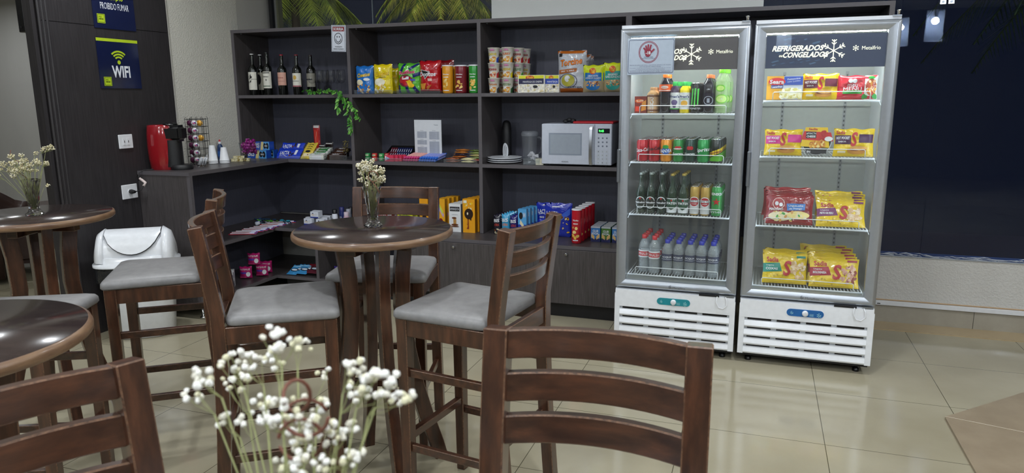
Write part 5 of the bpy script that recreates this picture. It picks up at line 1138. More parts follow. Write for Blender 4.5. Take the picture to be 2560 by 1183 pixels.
for k in range(9):
    u = 660+k*(6.5 if k < 6 else 7)+(12 if k > 5 else 0); x = at(u, 545, y=-.05).x; q = MB(); col = K('#5cc044', .35) if k < 6 else K('#1f6a7c', .35)
    q.tube([(0, 0, .004), (.006, -.01, .02), (.004, -.022, .045), (-.004, -.03, .068)], [.0045, .005, .004, .003], col, 6); q.box(-.016, -.036, .064, .012, -.026, .073, K('#26405c' if k < 6 else '#1c7a90', .3)); q.ball((0, 0, .004), .006, K('#e8f0e0', .4) if k < 6 else col, 6)
    o = q.build('razor'); o.location = (x, -.06+.02*(k % 2), Z3+.014); o.rotation_euler = (.75, 0, (-.3, .4, 0, .2, -.5, .3, .3, -.2, .4)[k]); tag(o, (('green', 'teal')[k > 5])+' disposable razor '+(('leftmost', 'second', 'third', 'fourth', 'fifth', 'rightmost')[k] if k < 6 else ('leftmost', 'middle', 'rightmost')[k-6])+' of the '+('green ones', 'teal ones')[k > 5], 'razor', 'disposable razors')
soap = [('e', .32, .72, .1, .07, NAVY), ('t', 'Dove', .34, .52, .34, .2, GOLD), ('e', .72, .6, .14, .2, K('#d8dae0', .4)), ('r', 0, 0, 1, .2, K('#2a3a88', .35))]
for (u0, v0, u1, v1, y, dz, lb) in ((757, 531, 786, 551, -.06, 0, 'lower left front soap box'), (787, 531, 817, 551, -.06, 0, 'lower right front soap box'), (774, 511, 803, 531, -.03, .052, 'upper front soap box of the pyramid'), (762, 530, 790, 549, 0.0, 0, 'soap box behind the lower left one'), (797, 528, 824, 548, 0.02, 0, 'soap box behind the lower right one'), (780, 509, 808, 529, .02, .052, 'upper rear soap box of the pyramid'), (806, 526, 830, 546, .10, 0, 'rearmost soap box beside the deodorants')):
    x = at((u0+u1)/2, 540, y=y).x; lay_single(m_box(.072, .03, .050, K('#dfe3ee', .35), soap), 'soap_box', 'white '+lb if 'soap' in lb else lb, 'soap', (x, y, ZD+dz), group='white soap boxes')
for i, (u, y, hgt, body, cap, lb) in enumerate(((837, -.02, .125, '#dfe3ee', '#16181c', 'white deodorant can with black cap'), (855, .05, .135, '#22306a', '#2a2e6a', 'dark blue deodorant can'), (866, -.02, .110, '#c8a8b8', '#c8b8c4', 'pink roll-on deodorant in front'), (872, .06, .12, '#8a8c98', '#9a9ca8', 'grey deodorant can behind the pink one'), (878, .12, .125, '#2a2a3a', '#1c1c24', 'black deodorant can nearest the divider'))):
    x = at(u, 540, y=y).x; t = thing('deodorant', lb, 'deodorant', (x, y, ZD), 0, 'deodorants'); r = .0225; q = m_can(r, hgt*.74, K(body, .3), [('t', 'b', .4, .62, .25, .2, TXK, 0, 0, .08), ('r', .1, .4, .9, .43, GRY), ('r', 0, .02, 1, .14, K('#1c2038', .35))] if i == 0 else [('e', .5, .6, .2, .1, GRY)], neck=.85); q.build('can_body', t)
    q = MB(); q.lathe([(r*.86, hgt*.735), (r*.86, hgt*.97), (r*.7, hgt), (.001, hgt)], K(cap, .35), 18, close=False); q.build('cap', t)
# low shelf: cards, pads, masks
Z4 = .1256
for (u, v, dz, lb) in ((596, 714, 0, 'lower front'), (596, 714, .062, 'upper front'), (584, 706, 0, 'lower rear'), (584, 706, .062, 'upper rear')):
    p = at(606, 705, z=Z4); q = m_box(.075, .05, .060, K('#d4d6da', .4), [('r', .35, .1, 1, .75, NAVY), ('e', .68, .42, .2, .3, TXK), ('e', .45, .25, .06, .08, W_)]); lay_single(q, 'card_box', 'black and white small carton, '+lb+' of four on the low shelf', 'box', (.42 if 'front' in lb else .37, (-.70 if 'front' in lb else -.63), Z4+dz), rz=.6, group='black and white cartons')
PK = foil('#b8226c')
for (u, v, y, dz, lb) in ((681, 686, -.30, 0, 'front lower right'), (652, 684, -.33, 0, 'lower left'), (665, 652, -.28, .095, 'topmost'), (694, 680, -.18, 0, 'rear lower right')):
    x = {'front lower right': .40, 'lower left': .33, 'topmost': .365, 'rear lower right': .36}[lb]; yy = {'front lower right': -.30, 'lower left': -.40, 'topmost': -.34, 'rear lower right': -.20}[lb]
    lay_single(m_bag(.095, .093, .06, PK, [('t', 'INTIMUS', .5, .8, .8, .13, W_, 0, 0, .04), ('r', .1, .45, .6, .6, K('#5a3aa8', .35)), ('e', .75, .4, .16, .2, W_), ('r', .05, .1, .6, .2, K('#d8508a', .35))], .8), 'pad_pack', 'pink sanitary pad pack, '+lb+' of four', 'sanitary pads', (x, yy, Z4+dz), rz=.45, group='pink pad packs')
for k in range(5):
    u = 735+k*11; c = '#3f8ac0' if k < 3 else '#5a2430'; x = .60+k*.047
    lay_single(m_bag(.09, .12, .010, foil(c), [('e', .5, .45, .38, .16, TXK), ('e', .5, .45, .30, .09, K('#c8d8e8', .4)), ('r', .1, .75, .9, .85, K('#8ac0e0', .35) if k < 3 else DRED)], .3), 'face_mask_pouch', ('blue', 'dark red')[k > 2]+' flat pouch, '+(('left', 'middle', 'right')[k] if k < 3 else ('left', 'right')[k-3])+' of the '+('blue', 'dark red')[k > 2]+' ones lying on the low shelf', 'pouch', (x, -.21+.015*(k % 2), Z4+.004+.006*k), rx=-1.15, group='flat pouches')
lay_single(m_bag(.06, .09, .03, foil('#3a2a78'), [('e', .5, .5, .3, .2, W_)], .4), 'sachet_pack', 'small purple and white pack behind the centre table leg', 'pack', (.95+.05, -.17, Z4))

# ------------------------------------------------------------------ two glass-door coolers
LINER = K('#a3a6a3', .4); BODYW = K('#d4d8de', .3, 0, 0, .3); WIRE = K('#e6eaee', .3)
def glowing(h):
    mt = emis('backlit_panel_'+h.strip('#'), h, .55); return mt
def cooler(X0, label, zs, plate, banner, ztop=1.866, W=.6815):
    t = thing('display_fridge', label, 'fridge', (X0+W/2, -.3845, 0), 0, 'glass door drink coolers'); w2 = W/2; F = -.33; D = .29
    q = MB(); q.box(-w2+.004, F+.05, .055, -w2+.036, D, ztop, BODYW); q.box(w2-.036, F+.05, .055, w2-.004, D, ztop, BODYW); q.box(-w2+.036, D-.03, .055, w2-.036, D, ztop, LINER)
    q.box(-w2+.036, F+.05, ztop-.06, w2-.036, D-.03, ztop, LINER); q.box(-w2+.036, F+.05, .375, w2-.036, D-.03, .425, LINER); q.box(-w2+.004, F+.02, ztop-.018, w2-.004, F+.05, ztop, BODYW)
    q.box(-w2+.05, F+.04, .055, w2-.05, D-.03, .37, BLACKM)
    for s in (-1, 1):   # support rails on the back wall
        q.box(s*.17-.009, D-.034, .45, s*.17+.009, D-.03, ztop-.25, K('#8e9294', .5))
        for k in range(44): q.box(s*.17-.004, D-.0352, .47+k*.026, s*.17+.004, D-.034, .482+k*.026, K('#4c5052', .5))
    q.build('cabinet', t)
    for s, nm in ((-1, 'left'), (1, 'right')):
        q = MB(); q.box(s*(w2-.046)-.006, F+.058, .45, s*(w2-.046)+.006, F+.066, ztop-.25, LEDM); q.build('led_strip', t)
    q = MB(); q.box(-w2+.06, F+.075, ztop-.068, w2-.06, F+.09, ztop-.061, LEDT); q.build('led_strip', t)
    # door
    zb, zt = .383, ztop-.021; fw = .058
    def fr(q, mat):
        P = [(-w2, zb), (w2, zb), (w2, zt), (-w2, zt)]; I = [(-w2+fw, zb+.045), (w2-fw, zb+.045), (w2-fw, zt-.045), (-w2+fw, zt-.045)]
        M_ = [(-w2+.018, zb+.014), (w2-.018, zb+.014), (w2-.018, zt-.014), (-w2+.018, zt-.014)]
        vs = [(x, F+.012, z) for x, z in P]+[(x, F, z) for x, z in M_]+[(x, F+.016, z) for x, z in I]+[(x, F+.046, z) for x, z in I]+[(x, F+.046, z) for x, z in P]
        fs = []
        for j in range(4):
            for k in range(4): fs.append((j*4+k, j*4+(k+1) % 4, (j+1)*4+(k+1) % 4, (j+1)*4+k))
        for k in range(4): fs.append((16+k, 16+(k+1) % 4, (k+1) % 4, k))
        q.add(vs, fs, mat)
    q = MB(); fr(q, ALU); d = q.build('door', t, .002)
    q = MB(); q.box(-w2+fw-.004, F+.018, zb+.04, w2-fw+.004, F+.023, zt-.04, FGLASS); q.build('glass_pane', d)
    q = MB(); q.box(-w2-.004, F-.012, 1.0, -w2+.014, F+.004, 1.19, ALU2); q.build('handle', d, .005)
    q = MB(); lg = flake(.36, .5, .009, .16, .02, K('#5c6168', .4), .0016)+[('t', 'Metalfrio', .68, .5, .44, .6, K('#5c6168', .4), 0, 0, 0.0)]
    gfx(q, lambda u, v, o: (u, F+.004-o, v+zb+.012), .16*1.0, .02, lg); q.build('maker_name', d, fix=False)
    q = MB(); q.lathe([(.007, 0), (.007, .02), (.010, .022), (.010, .028), (.001, .029)], CHROME, 12, (w2-.018, F+.02, ztop-.002), close=False); q.box(w2-.045, F+.01, ztop-.004, w2-.005, F+.035, ztop+.001, ALU2); q.build('hinge', t)
    # illuminated header behind the glass
    q = MB(); bw = 2*(w2-fw)-.002; bh = .165; q.box(-bw/2, F+.030, 1.622+ztop-1.866, bw/2, F+.040, 1.622+bh+ztop-1.866, glowing(banner)); z0 = 1.622+ztop-1.866
    TE = emis('header_lettering', '#f2f0d8', .75) if 'header_lettering' not in bpy.data.materials else bpy.data.materials['header_lettering']
    rnd = random.Random(4); it = []
    for k in range(40):
        x = rnd.uniform(.03, .42); y = rnd.uniform(.05, .9); l = rnd.uniform(.02, .07); it.append(('q', [(x, y), (x+l, y+l*.9), (x+l+.015, y+l*.5), (x+.015, y-.03)], K(('#3a5478', '#2b3f60', '#4d6a8c')[k % 3] if banner == '#232d45' else ('#55504e', '#6a625c', '#484446')[k % 3], .4)))
    it += [('t', 'REFRIGERADOS', .275, .60, .43, .17, TE, 0, .3, .05), ('t', 'CONGELADOS', .34, .40, .38, .17, TE, 0, .3, .05), ('t', 'ou', .13, .37, .03, .06, TE, 0, .2, .02)]+flake(.575, .50, .055, bw, bh, TE, .0042)
    it += flake(.755, .56, .014, bw, bh, TE, .002)+[('t', 'Metalfrio', .88, .56, .15, .11, TE, 0, 0, 0.0)]
    gfx(q, lambda u, v, o: (u, F+.030-o, v+z0), bw, bh, it, step=.00006); q.build('header_panel', t, fix=False)
    # wire shelves
    for z in zs:
        q = MB(); xs = w2-.062; yb = D-.08; yf = F+.066
        for k in range(34): x = -xs+2*xs*k/33; q.tube([(x, yf, z-.0025), (x, yb, z-.0025)], .0015, WIRE, 4)
        q.tube([(-xs, yf, z-.006), (xs, yf, z-.006)], .005, WIRE, 6); q.tube([(-xs, yb, z-.006), (xs, yb, z-.006)], .003, WIRE, 6)
        for s in (-1, 1): q.tube([(s*xs, yf, z-.006), (s*xs, yb, z-.006)], .003, WIRE, 6); q.tube([(s*xs, yf+.02, z-.006), (s*(xs+.012), yf+.01, z-.035)], .0016, WIRE, 4)
        sh = q.build('wire_shelf', t)
        q = MB(); g = xs-.045; q.tube([(-g, yf-.002, z), (-g, yf-.002, z+.036), (-g+.006, yf-.002, z+.042), (g-.006, yf-.002, z+.042), (g, yf-.002, z+.036), (g, yf-.002, z)], .0024, WIRE, 6); q.build('guard_rail', sh)
    # base
    q = MB(); q.box(-w2+.002, F+.014, .055, w2-.002, F+.045, .372, BODYW)
    for s in (-1, 1): q.box(s*w2-(.03 if s > 0 else 0), F, .055, s*w2+(.03 if s < 0 else 0), F+.016, .345, WHITEM)
    q.box(-w2+.004, F-.001, .268, w2-.004, F+.014, .368, WHITEM)
    zz = [.262, .2105, .159, .1075, .056]
    for a, b in zip(zz, zz[1:]):
        q.prism([(F+.014, a-.010), (F+.003, a-.012), (F-.006, b+.012), (F-.001, b+.003), (F+.014, b+.002)], -w2+.03, w2-.03, WHITEM, T=Matrix(((0, 0, 1, 0), (1, 0, 0, 0), (0, 1, 0, 0), (0, 0, 0, 1))))
        for f0, f1 in ((.04, .235), (.28, .47), (.515, .71), (.755, .965)):
            x0 = -w2+.02+(W-.04)*f0; x1 = -w2+.02+(W-.04)*f1; q.box(x0, F+.0095, a-.0085, x1, F+.013, a+.002, BLK)
    q.box(-w2+.03, F+.012, .06, w2-.03, F+.0135, .268, K('#c8ccd2', .4)); q.build('base_grille', t)
    q = MB(); xc = -.0; T = Matrix.Translation((xc, F-.001, .318)) @ Matrix.Rotation(PI/2, 4, 'X')
    pl = [(.074+.020*math.cos(a), .020*math.sin(a)) for a in [PI*(k/8-.5) for k in range(9)]]+[(-.074+.020*math.cos(a), .020*math.sin(a)) for a in [PI*(k/8+.5) for k in range(9)]]
    q.prism(pl, 0, .003, K(plate, .3), T=T); cp = q.build('control_plate', t)
    q = MB(); gfx(q, S_flat(F-.004), .17, .04, flake(.1, .5, .008, .17, .04, K('#a8d8dc', .4), .0012)+flake(.9, .5, .011, .17, .04, K('#a8d8dc', .4), .0014)+[('r', .62, .62, .74, .66, K('#a8d8dc', .4)), ('r', .62, .5, .74, .54, K('#a8d8dc', .4)), ('r', .62, .38, .74, .42, K('#a8d8dc', .4))]); o = q.build('dial_marks', cp, fix=False); o.location = (0, 0, .298)
    q = MB(); q.lathe([(.016, .003), (.0155, .014), (.012, .018), (.001, .018)], WHITEP, 20, (0, 0, 0), T=T, close=False); q.box(-.0025, -.012, .012, .0025, .012, .021, WHITEP, T); q.build('dial_knob', cp)
    q = MB(); q.tube([(w2-.10, F-.002, .372), (w2-.105, F-.010, .34), (w2-.09, F-.012, .31), (w2-.065, F-.012, .305), (w2-.045, F-.012, .325), (w2-.048, F-.010, .355), (w2-.055, F-.002, .372)], .0032, WHITEP, 6); q.build('cable_loop', t)
    q = MB(); q.box(w2-.20, F-.003, .369, w2-.09, F+.004, .379, BLACKM); q.box(w2-.06, F-.001, .371, w2-.01, F+.006, .380, ALU2); q.build('lower_hinge', t)
    for sx in (-1, 1):
        for sy in (F+.06, D-.06): q = MB(); q.lathe([(.018, 0), (.018, .02), (.01, .022), (.01, .055)], BLACKP, 12, (sx*(w2-.06), sy, 0)); q.build('foot', t)
    q = MB(); q.box(-w2+.01, F+.02, .040, w2-.01, D-.02, .055, BLACKM); q.build('underside', t)
    return t
XF1, XF2 = 3.2519, 3.9558
ZA = [1.389, 1.116, .814, .455]; ZB = [1.458, 1.162, .783, .443]
cooler(XF1, 'left glass door drinks fridge with cans and bottles, teal dial plate', ZA, '#1f8a96', '#3d3a3d')
cooler(XF2, 'right glass door fridge with yellow frozen packs, blue dial plate', ZB, '#1f62a4', '#232d45')
# age notice stuck on the left door
a0_ = at(1570, 98, y=-.718); a1_ = at(1684, 186, y=-.718); wS = a1_.x-a0_.x; hS = at(1627, 93, y=-.718).z-at(1627, 185, y=-.718).z
DR = K('#8c2038', .4); GB = K('#a9b6c6', .25)
hand = [('e', .44, .62, .075, .085, DR), ('e', .44, .56, .06, .07, DR)]
for (x0, y0, x1, y1) in ((.41, .63, .345, .74), (.42, .66, .39, .80), (.445, .66, .445, .83), (.475, .66, .505, .82), (.48, .58, .575, .70)): hand.append(('l', [(x0, y0), (x1, y1)], .0085, DR))
bord = [(.03, .05), (.97, .05), (.985, .09), (.985, .91), (.97, .95), (.05, .95), (.03, .93), (.015, .1), (.03, .05)]
sign('age_limit_notice', 'grey notice with red hand and -18 stuck on the left fridge door', wS, hS, GB, [('l', bord, .0022, NAVY), ('o', .455, .62, .215, .30, .05, DR), ('o', .455, .62, .195, .272, .05, DR)]+hand+[('t', '-18', .445, .60, .10, .09, SW, 0, 0, .04), ('t', 'ALCOOL PARA', .455, .485, .2, .022, NAVY), ('t', 'MENORES E PROIBIDO', .455, .445, .28, .022, NAVY), ('t', 'Bebida alcoolica pode causar dependencia quimica e em excesso', .5, .265, .88, .03, NAVY), ('t', 'provoca graves males a saude', .5, .222, .45, .03, NAVY), ('t', 'E proibida a venda, oferta, fornecimento, entrega e permissao de consumo', .5, .18, .88, .022, NAVY), ('t', 'de bebida alcoolica para menores de 18 anos de idade', .5, .145, .62, .022, NAVY), ('t', 'Lei Federal 13.106 de 17 de marco de 2015, artigo 243 da Lei Federal', .5, .112, .88, .024, NAVY), ('t', 'Denuncie a fiscalizacao pelo telefone', .5, .082, .86, .02, NAVY)], ((a0_.x+a1_.x)/2, -.7175, a1_.z), 0, 0, .0015)

YF = -.60
def fst(u0, v0, u1, v1, z, y=YF): return std(u0, v0, u1, v1, y, z+.0006)
# --- left fridge, top shelf
A = ZA[0]
loc, wd, h = fst(1588, 241, 1618, 279, A); stack_back(m_box(wd, .04, h, K('#7a2418', .3), [('e', .4, .72, .36, .12, K('#d85a1c', .3)), ('t', 'Toddy', .45, .72, .6, .14, CRM, .15), ('q', [(.55, .1), (.95, .2), (.95, .8), (.6, .6)], K('#d88a2c', .3)), ('r', .08, .1, .4, .4, K('#d8381c', .3))]), 'juice_box', 'drink carton', loc, 3, .003, .06, 'small brown and orange drink carton', 'at left of top fridge shelf', 'small drink cartons')
def frow(u0, v0, u1, v1, z, n, dy, mk, desc, where, grp, dx=.002):
    loc, wd, h = fst(u0, v0, u1, v1, z); t = mk(loc, wd, h); row_of(t, loc, dx, dy, n, desc, where, grp); return t
CAF = K('#b58a5c', .3)
frow(1618, 219, 1645, 278, A, 4, .056, lambda l, w_, h: make_bottle('coffee_bottle', '', 'bottle', h, w_/2, 'square', CAF, K('#a87a50', .3), [('t', 'NESCAFE', .5, .5, .62*2, .22, W_, PI/2, 0, .06), ('r', 0, .9, 1, 1, BRN), ('r', 0, 0, 1, .1, BRN)], (.08, .7), .52, .05, lmat=K('#c8a078', .3), loc=l), 'brown iced coffee bottle', 'on the top fridge shelf', 'brown coffee bottles')
frow(1648, 186, 1678, 279, A, 3, .066, lambda l, w_, h: make_bottle('soda_bottle', '', 'bottle', h, w_/2, 'tall', K('#1a1420', .1, 0, 0, .6), K('#e8782c', .3), [('e', .5, .6, .25, .2, W_), ('t', 'isotonico', .5, .6, .4, .2, ORG), ('r', 0, .1, 1, .18, W_)], (.56, .74), .45, .06, lmat=K('#e05a1c', .3), full=True, loc=l), 'dark soft drink bottle with orange label', 'on the top fridge shelf', 'orange label bottles')
frow(1675, 205, 1700, 280, A, 4, .056, lambda l, w_, h: make_bottle('juice_bottle', '', 'bottle', h, w_/2, 'square', K('#3a2444', .15, 0, 0, .6), K('#2fa04a', .3), [('t', "Prat's", .5, .76, .8, .15, K('#2a3a7a', .4), 0, .1, .05), ('e', .5, .42, .24, .15, K('#6a5a8a', .4)), ('q', [(.3, .4), (.7, .4), (.6, .1), (.42, .1)], K('#5a4a7a', .4)), ('r', 0, 0, 1, .06, GRN)], (.12, .66), .55, .10, lmat=K('#e4e6e8', .35), loc=l), 'grape juice bottle with green cap', 'on the top fridge shelf', 'grape juice bottles')
frow(1699, 205, 1725, 280, A, 4, .056, lambda l, w_, h: make_bottle('juice_bottle', '', 'bottle', h, w_/2, 'square', K('#e0c81c', .15, 0, 0, .6), K('#2fa04a', .3), [('t', "Prat's", .5, .76, .8, .15, K('#2a3a7a', .4), 0, .1, .05), ('e', .5, .36, .26, .17, K('#e0a83a', .4)), ('r', .2, .6, .8, .63, GRN)], (.12, .66), .55, .10, lmat=K('#e4e6e8', .35), loc=l), 'orange juice bottle with green cap', 'on the top fridge shelf', 'orange juice bottles')
def can_thing(l, w_, h, base, items, nm='beverage_can', cat='can', neck=.86):
    t = thing(nm, '', cat, l); r = w_/2; q = m_can(r, h, base, items, neck); q.build('can_body', t); m_lid(r, h, neck).build('lid', t); return t
claw = [('q', [(.22, .25), (.30, .25), (.36, .88), (.28, .86)], K('#58d858', .3)), ('q', [(.42, .18), (.50, .2), (.54, .9), (.44, .88)], K('#58d858', .3)), ('q', [(.62, .28), (.70, .25), (.74, .88), (.62, .86)], K('#58d858', .3)), ('t', 'MONSTER', .5, .12, .8, .07, W_, 0, 0, .04)]
frow(1725, 208, 1754, 280, A, 4, .060, lambda l, w_, h: can_thing(l, w_, h, K('#141418', .2, 0, 0, .5), claw), 'tall black energy can with green claws', 'on the top fridge shelf', 'black energy drink cans')
frow(1756, 187, 1789, 280, A, 3, .074, lambda l, w_, h: make_bottle('soda_bottle', '', 'bottle', h, w_/2, 'tall', K('#181420', .08, 0, 0, .7), K('#e07848', .3), [('o', .5, .5, .3, .3, .15, GRY), ('r', .42, .35, .58, .65, GRY)], (.14, .52), .45, .07, lmat=K('#221c2c', .2), loc=l), 'dark isotonic bottle with orange cap', 'on the top fridge shelf', 'dark orange cap bottles')
LIMEL = thin_glass('lime_drink', (.90, .97, .85), .22, '#d4e8bc', 1.4, .05)
frow(1789, 173, 1818, 279, A, 3, .072, lambda l, w_, h: make_bottle('soda_bottle', '', 'bottle', h, w_/2*1.05, 'tall', LIMEL, K('#7acb2c', .3), [('e', .45, .75, .32, .13, K('#6cc030', .3)), ('e', .45, .75, .24, .095, K('#c8ea80', .3)), ('e', .55, .34, .42, .17, K('#78c832', .3)), ('e', .55, .34, .34, .135, K('#d0ee90', .3)), ('e', .55, .34, .05, .02, W_)], (.12, .72), .5, .10, lmat=thin_glass('lime_label', (.9, 1, .8), .35, '#d8efc0', 1.4, .1), loc=l), 'clear lime drink bottle with green cap', 'at right of top fridge shelf', 'lime drink bottles', dx=.012)
# --- second shelf: cans
Bz = ZA[1]
cans = [(1592, 1621, '#c0182a', [('t', 'Coca-Cola', .55, .55, 1.1, .2, W_, .1, .2, .03)], 'red cola can'), (1621, 1650, '#b81424', [('t', 'Coca-Cola', .5, .62, 1., .18, TXK, .1, .2, .03), ('e', .5, .3, .14, .1, DRED)], 'red cola can, black script'),
        (1651, 1680, '#e8941c', [('e', .5, .5, .34, .17, BLU), ('t', 'FANTA', .5, .5, .9, .18, W_, .08, 0, .07), ('e', .5, .72, .2, .1, GRN)], 'orange soda can'), (1682, 1709, '#1f8a3c', [('e', .42, .66, .14, .1, RED), ('e', .6, .66, .14, .1, RED), ('e', .5, .62, .34, .03, W_), ('t', 'Guarana', .5, .36, .8, .13, W_, .05, 0, .05)], 'green guarana can'),
        (1712, 1739, '#123c34', [('e', .42, .66, .14, .1, RED), ('e', .6, .66, .14, .1, RED), ('t', 'Guarana', .5, .36, .8, .13, W_, .05, 0, .05)], 'dark green guarana can'), (1743, 1774, '#1f9a4a', [('t', 'Sprite', .5, .55, 1.05, .24, W_, .1, .2, .05)], 'bright green lemon soda can'),
        (1775, 1806, '#1c2420', [('q', [(0, .2), (1, .5), (1, .72), (0, .42)], K('#e0c020', .3)), ('q', [(0, 0), (1, 0), (1, .45), (0, .15)], K('#5aa82c', .3)), ('t', 'Schweppes', .5, .45, .9, .11, DRED, .25, 0, .03)], 'black, yellow and green citrus soda can')]
for u0, u1, c, it, nm in cans: frow(u0, 348, u1, 401, Bz, 5, .066, lambda l, w_, h: can_thing(l, w_, h, K(c, .22, .2, 0, .4), it), nm, 'on second fridge shelf', nm+'s')
# --- third shelf: beers
Cz = ZA[2]; GREENB = K('#0f2c1c', .08, 0, 0, .8)
hei = [('o', .5, .5, .42, .44, .14, W_), ('e', .5, .5, .36, .38, K('#16241c', .3)), ('r', .02, .40, .98, .62, TXK), ('t', 'Heineken', .5, .51, .9, .14, W_, 0, 0, .05), ('e', .5, .80, .06, .07, RED)]
for i, uc in enumerate((1602.5, 1627.5, 1654.5)):
    frow(uc-11, 432, uc+11, 523, Cz, 4, .068, lambda l, w_, h: make_bottle('beer_bottle', '', 'beer bottle', h, .0275, 'beer', GREENB, K('#9aa4a0', .3, .5), hei, (.10, .44), .42, .02, lmat=K('#1c3024', .25), loc=l, capname='crown_cap'), 'green beer bottle with oval label, '+('leftmost', 'middle', 'right')[i]+' column', 'on third fridge shelf', 'green oval label beer bottles')
spa = [('r', 0, .0, 1, 1, W_), ('q', [(.02, .95), (.98, .95), (.98, .45), (.5, .2)], K('#1c4a34', .3)), ('q', [(.02, .95), (.5, .95), (.5, .2), (.02, .45)], K('#1c4a34', .3)), ('t', 'SPATEN', .5, .66, .9, .17, W_, 0, 0, .05), ('e', .5, .86, .06, .06, RED)]
for i, uc in enumerate((1680.5, 1709)):
    frow(uc-11.5, 435, uc+11.5, 527, Cz, 4, .068, lambda l, w_, h: make_bottle('beer_bottle', '', 'beer bottle', h, .029, 'beer', K('#10301e', .08, 0, 0, .8), K('#b8a04a', .3, .4), spa, (.04, .40), .42, .02, lmat=W_, loc=l, capname='crown_cap'), 'white and green labelled beer bottle, '+('left', 'right')[i]+' column', 'on third fridge shelf', 'white green label beer bottles')
ams = [('r', 0, 0, 1, .5, K('#d0d2d4', .3)), ('e', .5, .48, .42, .2, W_), ('e', .5, .48, .37, .17, K('#b0202c', .3)), ('r', .02, .46, .98, .55, W_), ('t', 'AMSTEL', .5, .505, .86, .075, TXK, 0, 0, .06), ('t', 'LAGER', .5, .40, .4, .04, W_)]
for i, (uc, v0) in enumerate(((1736.5, 465), (1763, 467))):
    frow(uc-12, v0, uc+12, 532, Cz, 4, .062, lambda l, w_, h: can_thing(l, w_, h, K('#c8a452', .25, .3, 0, .3), ams, 'beer_can', 'beer can'), 'tall gold beer can, '+('left', 'right')[i]+' column', 'on the third fridge shelf', 'tall gold beer cans')
star = [('t', 'HEINEKEN', .5, .80, .95, .10, W_, 0, 0, .05)]+[('q', [(.5, .50), (.5+.10*math.cos(a-.6), .50+.055*math.sin(a-.6)), (.5+.30*math.cos(a), .50+.155*math.sin(a)), (.5+.10*math.cos(a+.6), .50+.055*math.sin(a+.6))], K('#c8202c', .3)) for a in [PI/2+k*2*PI/5 for k in range(5)]]+[('t', 'ime', .45, .12, .7, .10, W_, 0, 0, .08)]
frow(1778, 466, 1805, 535, Cz, 4, .062, lambda l, w_, h: can_thing(l, w_, h, K('#3a9a4c', .25, .2, 0, .3), star, 'beer_can', 'beer can'), 'tall green beer can with red star', 'on the third fridge shelf', 'tall green beer cans')
# --- bottom shelf: water
Dz = ZA[3]
for i, (uc, v0, v1) in enumerate(((1609, 573, 668), (1636, 588, 676))):
    frow(uc-14, v0, uc+14, v1, Dz, 4, .075, lambda l, w_, h: make_bottle('water_bottle', '', 'water bottle', .222, .032, 'pet', PET, K('#c8202c', .3), [('r', 0, .2, 1, .8, K('#c8303a', .4)), ('t', 'MINALBA', .5, .5, .8, .35, W_), ('r', 0, .85, 1, 1, W_)], (.40, .60), .46, .10, lmat=K('#d8dce0', .35), full=True, loc=(l[0], l[1]+(.03 if i == 0 else 0), l[2])), 'water bottle with red cap, '+('left', 'right')[i]+' column', 'on the bottom fridge shelf', 'red cap water bottles')
for i, uc in enumerate((1668, 1696, 1725, 1753, 1783)):
    frow(uc-14, 594, uc+14, 688, Dz, 4, .072, lambda l, w_, h: make_bottle('water_bottle', '', 'water bottle', .205, .0315, 'pet', PET, K('#2430a8', .3), [('t', 'ACQUA', .5, .55, .75, .3, W_), ('r', .05, .2, .95, .3, GRY)], (.40, .60), .48, .10, lmat=K('#39405c', .35), full=True, loc=l), 'water bottle with blue cap, '+('first', 'second', 'third', 'fourth', 'fifth')[i]+' blue column', 'on the bottom fridge shelf', 'blue cap water bottles')
# --- right fridge
SY = foil('#e6c31a'); SK = K('#b8242c', .35); PLM = K('#5a1f4a', .35)
def esse(cx, cy, s=.2): return [('t', 'S', cx, cy, s, .52, SK, 0, .1, .05)]
def pack(u0, v0, u1, v1, y, z, base, items, lb, t=.03, rx=-.12, rz=0, n=1, dy=.035, dz=.004, desc=None, grp='frozen food packs', dx=.003):
    x, wd, h = meas(u0, v0, u1, v1, y); L = h/math.cos(rx); q = m_bag(wd, L, t, base, items, .9)
    o = lay_single(q, 'frozen_food_pack', lb, 'frozen food', (x, y, z+.001), rz, rx, group=grp)
    for i in range(1, n):
        c = o.copy(); COL.objects.link(c); c.location = (x+dx*i*(1 if i % 2 else .3), y+dy*i, z+.001+dz*i); c.rotation_euler = (rx-.02*i, .02*(i % 2), rz+.02*((i*7) % 3-1)); c['label'] = desc+', '+ORD[i]+' from the front'
    if n > 1: o['label'] = desc+', frontmost of its pile'
    return o
x, wd, h = meas(1917, 188, 2006, 247, -.61)
sea = [('r', 0, 0, 1, 1, K('#e8a824', .3)), ('q', [(.42, 0), (1, 0), (1, 1), (.48, 1)], K('#c8cede', .35)), ('q', [(.48, .62), (1, .62), (1, .98), (.48, .98)], K('#2b50b8', .3)), ('e', .28, .76, .24, .17, K('#d8202c', .3)), ('t', 'Seara', .28, .76, .40, .18, W_, 0, 0, .05), ('r', .12, .48, .46, .62, K('#27408c', .3)), ('t', 'Lasanhas', .29, .55, .3, .09, W_, .05), ('t', 'Fettuccine', .75, .88, .36, .07, W_, .1), ('t', 'com Lombo', .75, .78, .36, .07, W_, .1), ('e', .68, .26, .32, .24, K('#efe4a0', .4))]
it2 = sea+[('b', .42, .08, .95, .46, 60, [K('#f4eec0', .5), K('#d8cc80', .5), K('#fbf8e0', .5)], .012)]
lay_single(m_box(wd, .035, h, K('#e0a020', .3), it2, side=K('#c88818', .3)), 'frozen_food_box', 'yellow and blue pasta dinner box with red oval logo, top left of right fridge', 'frozen food', (x, -.61, ZB[0]+.001), rx=-.08, group='frozen food packs')
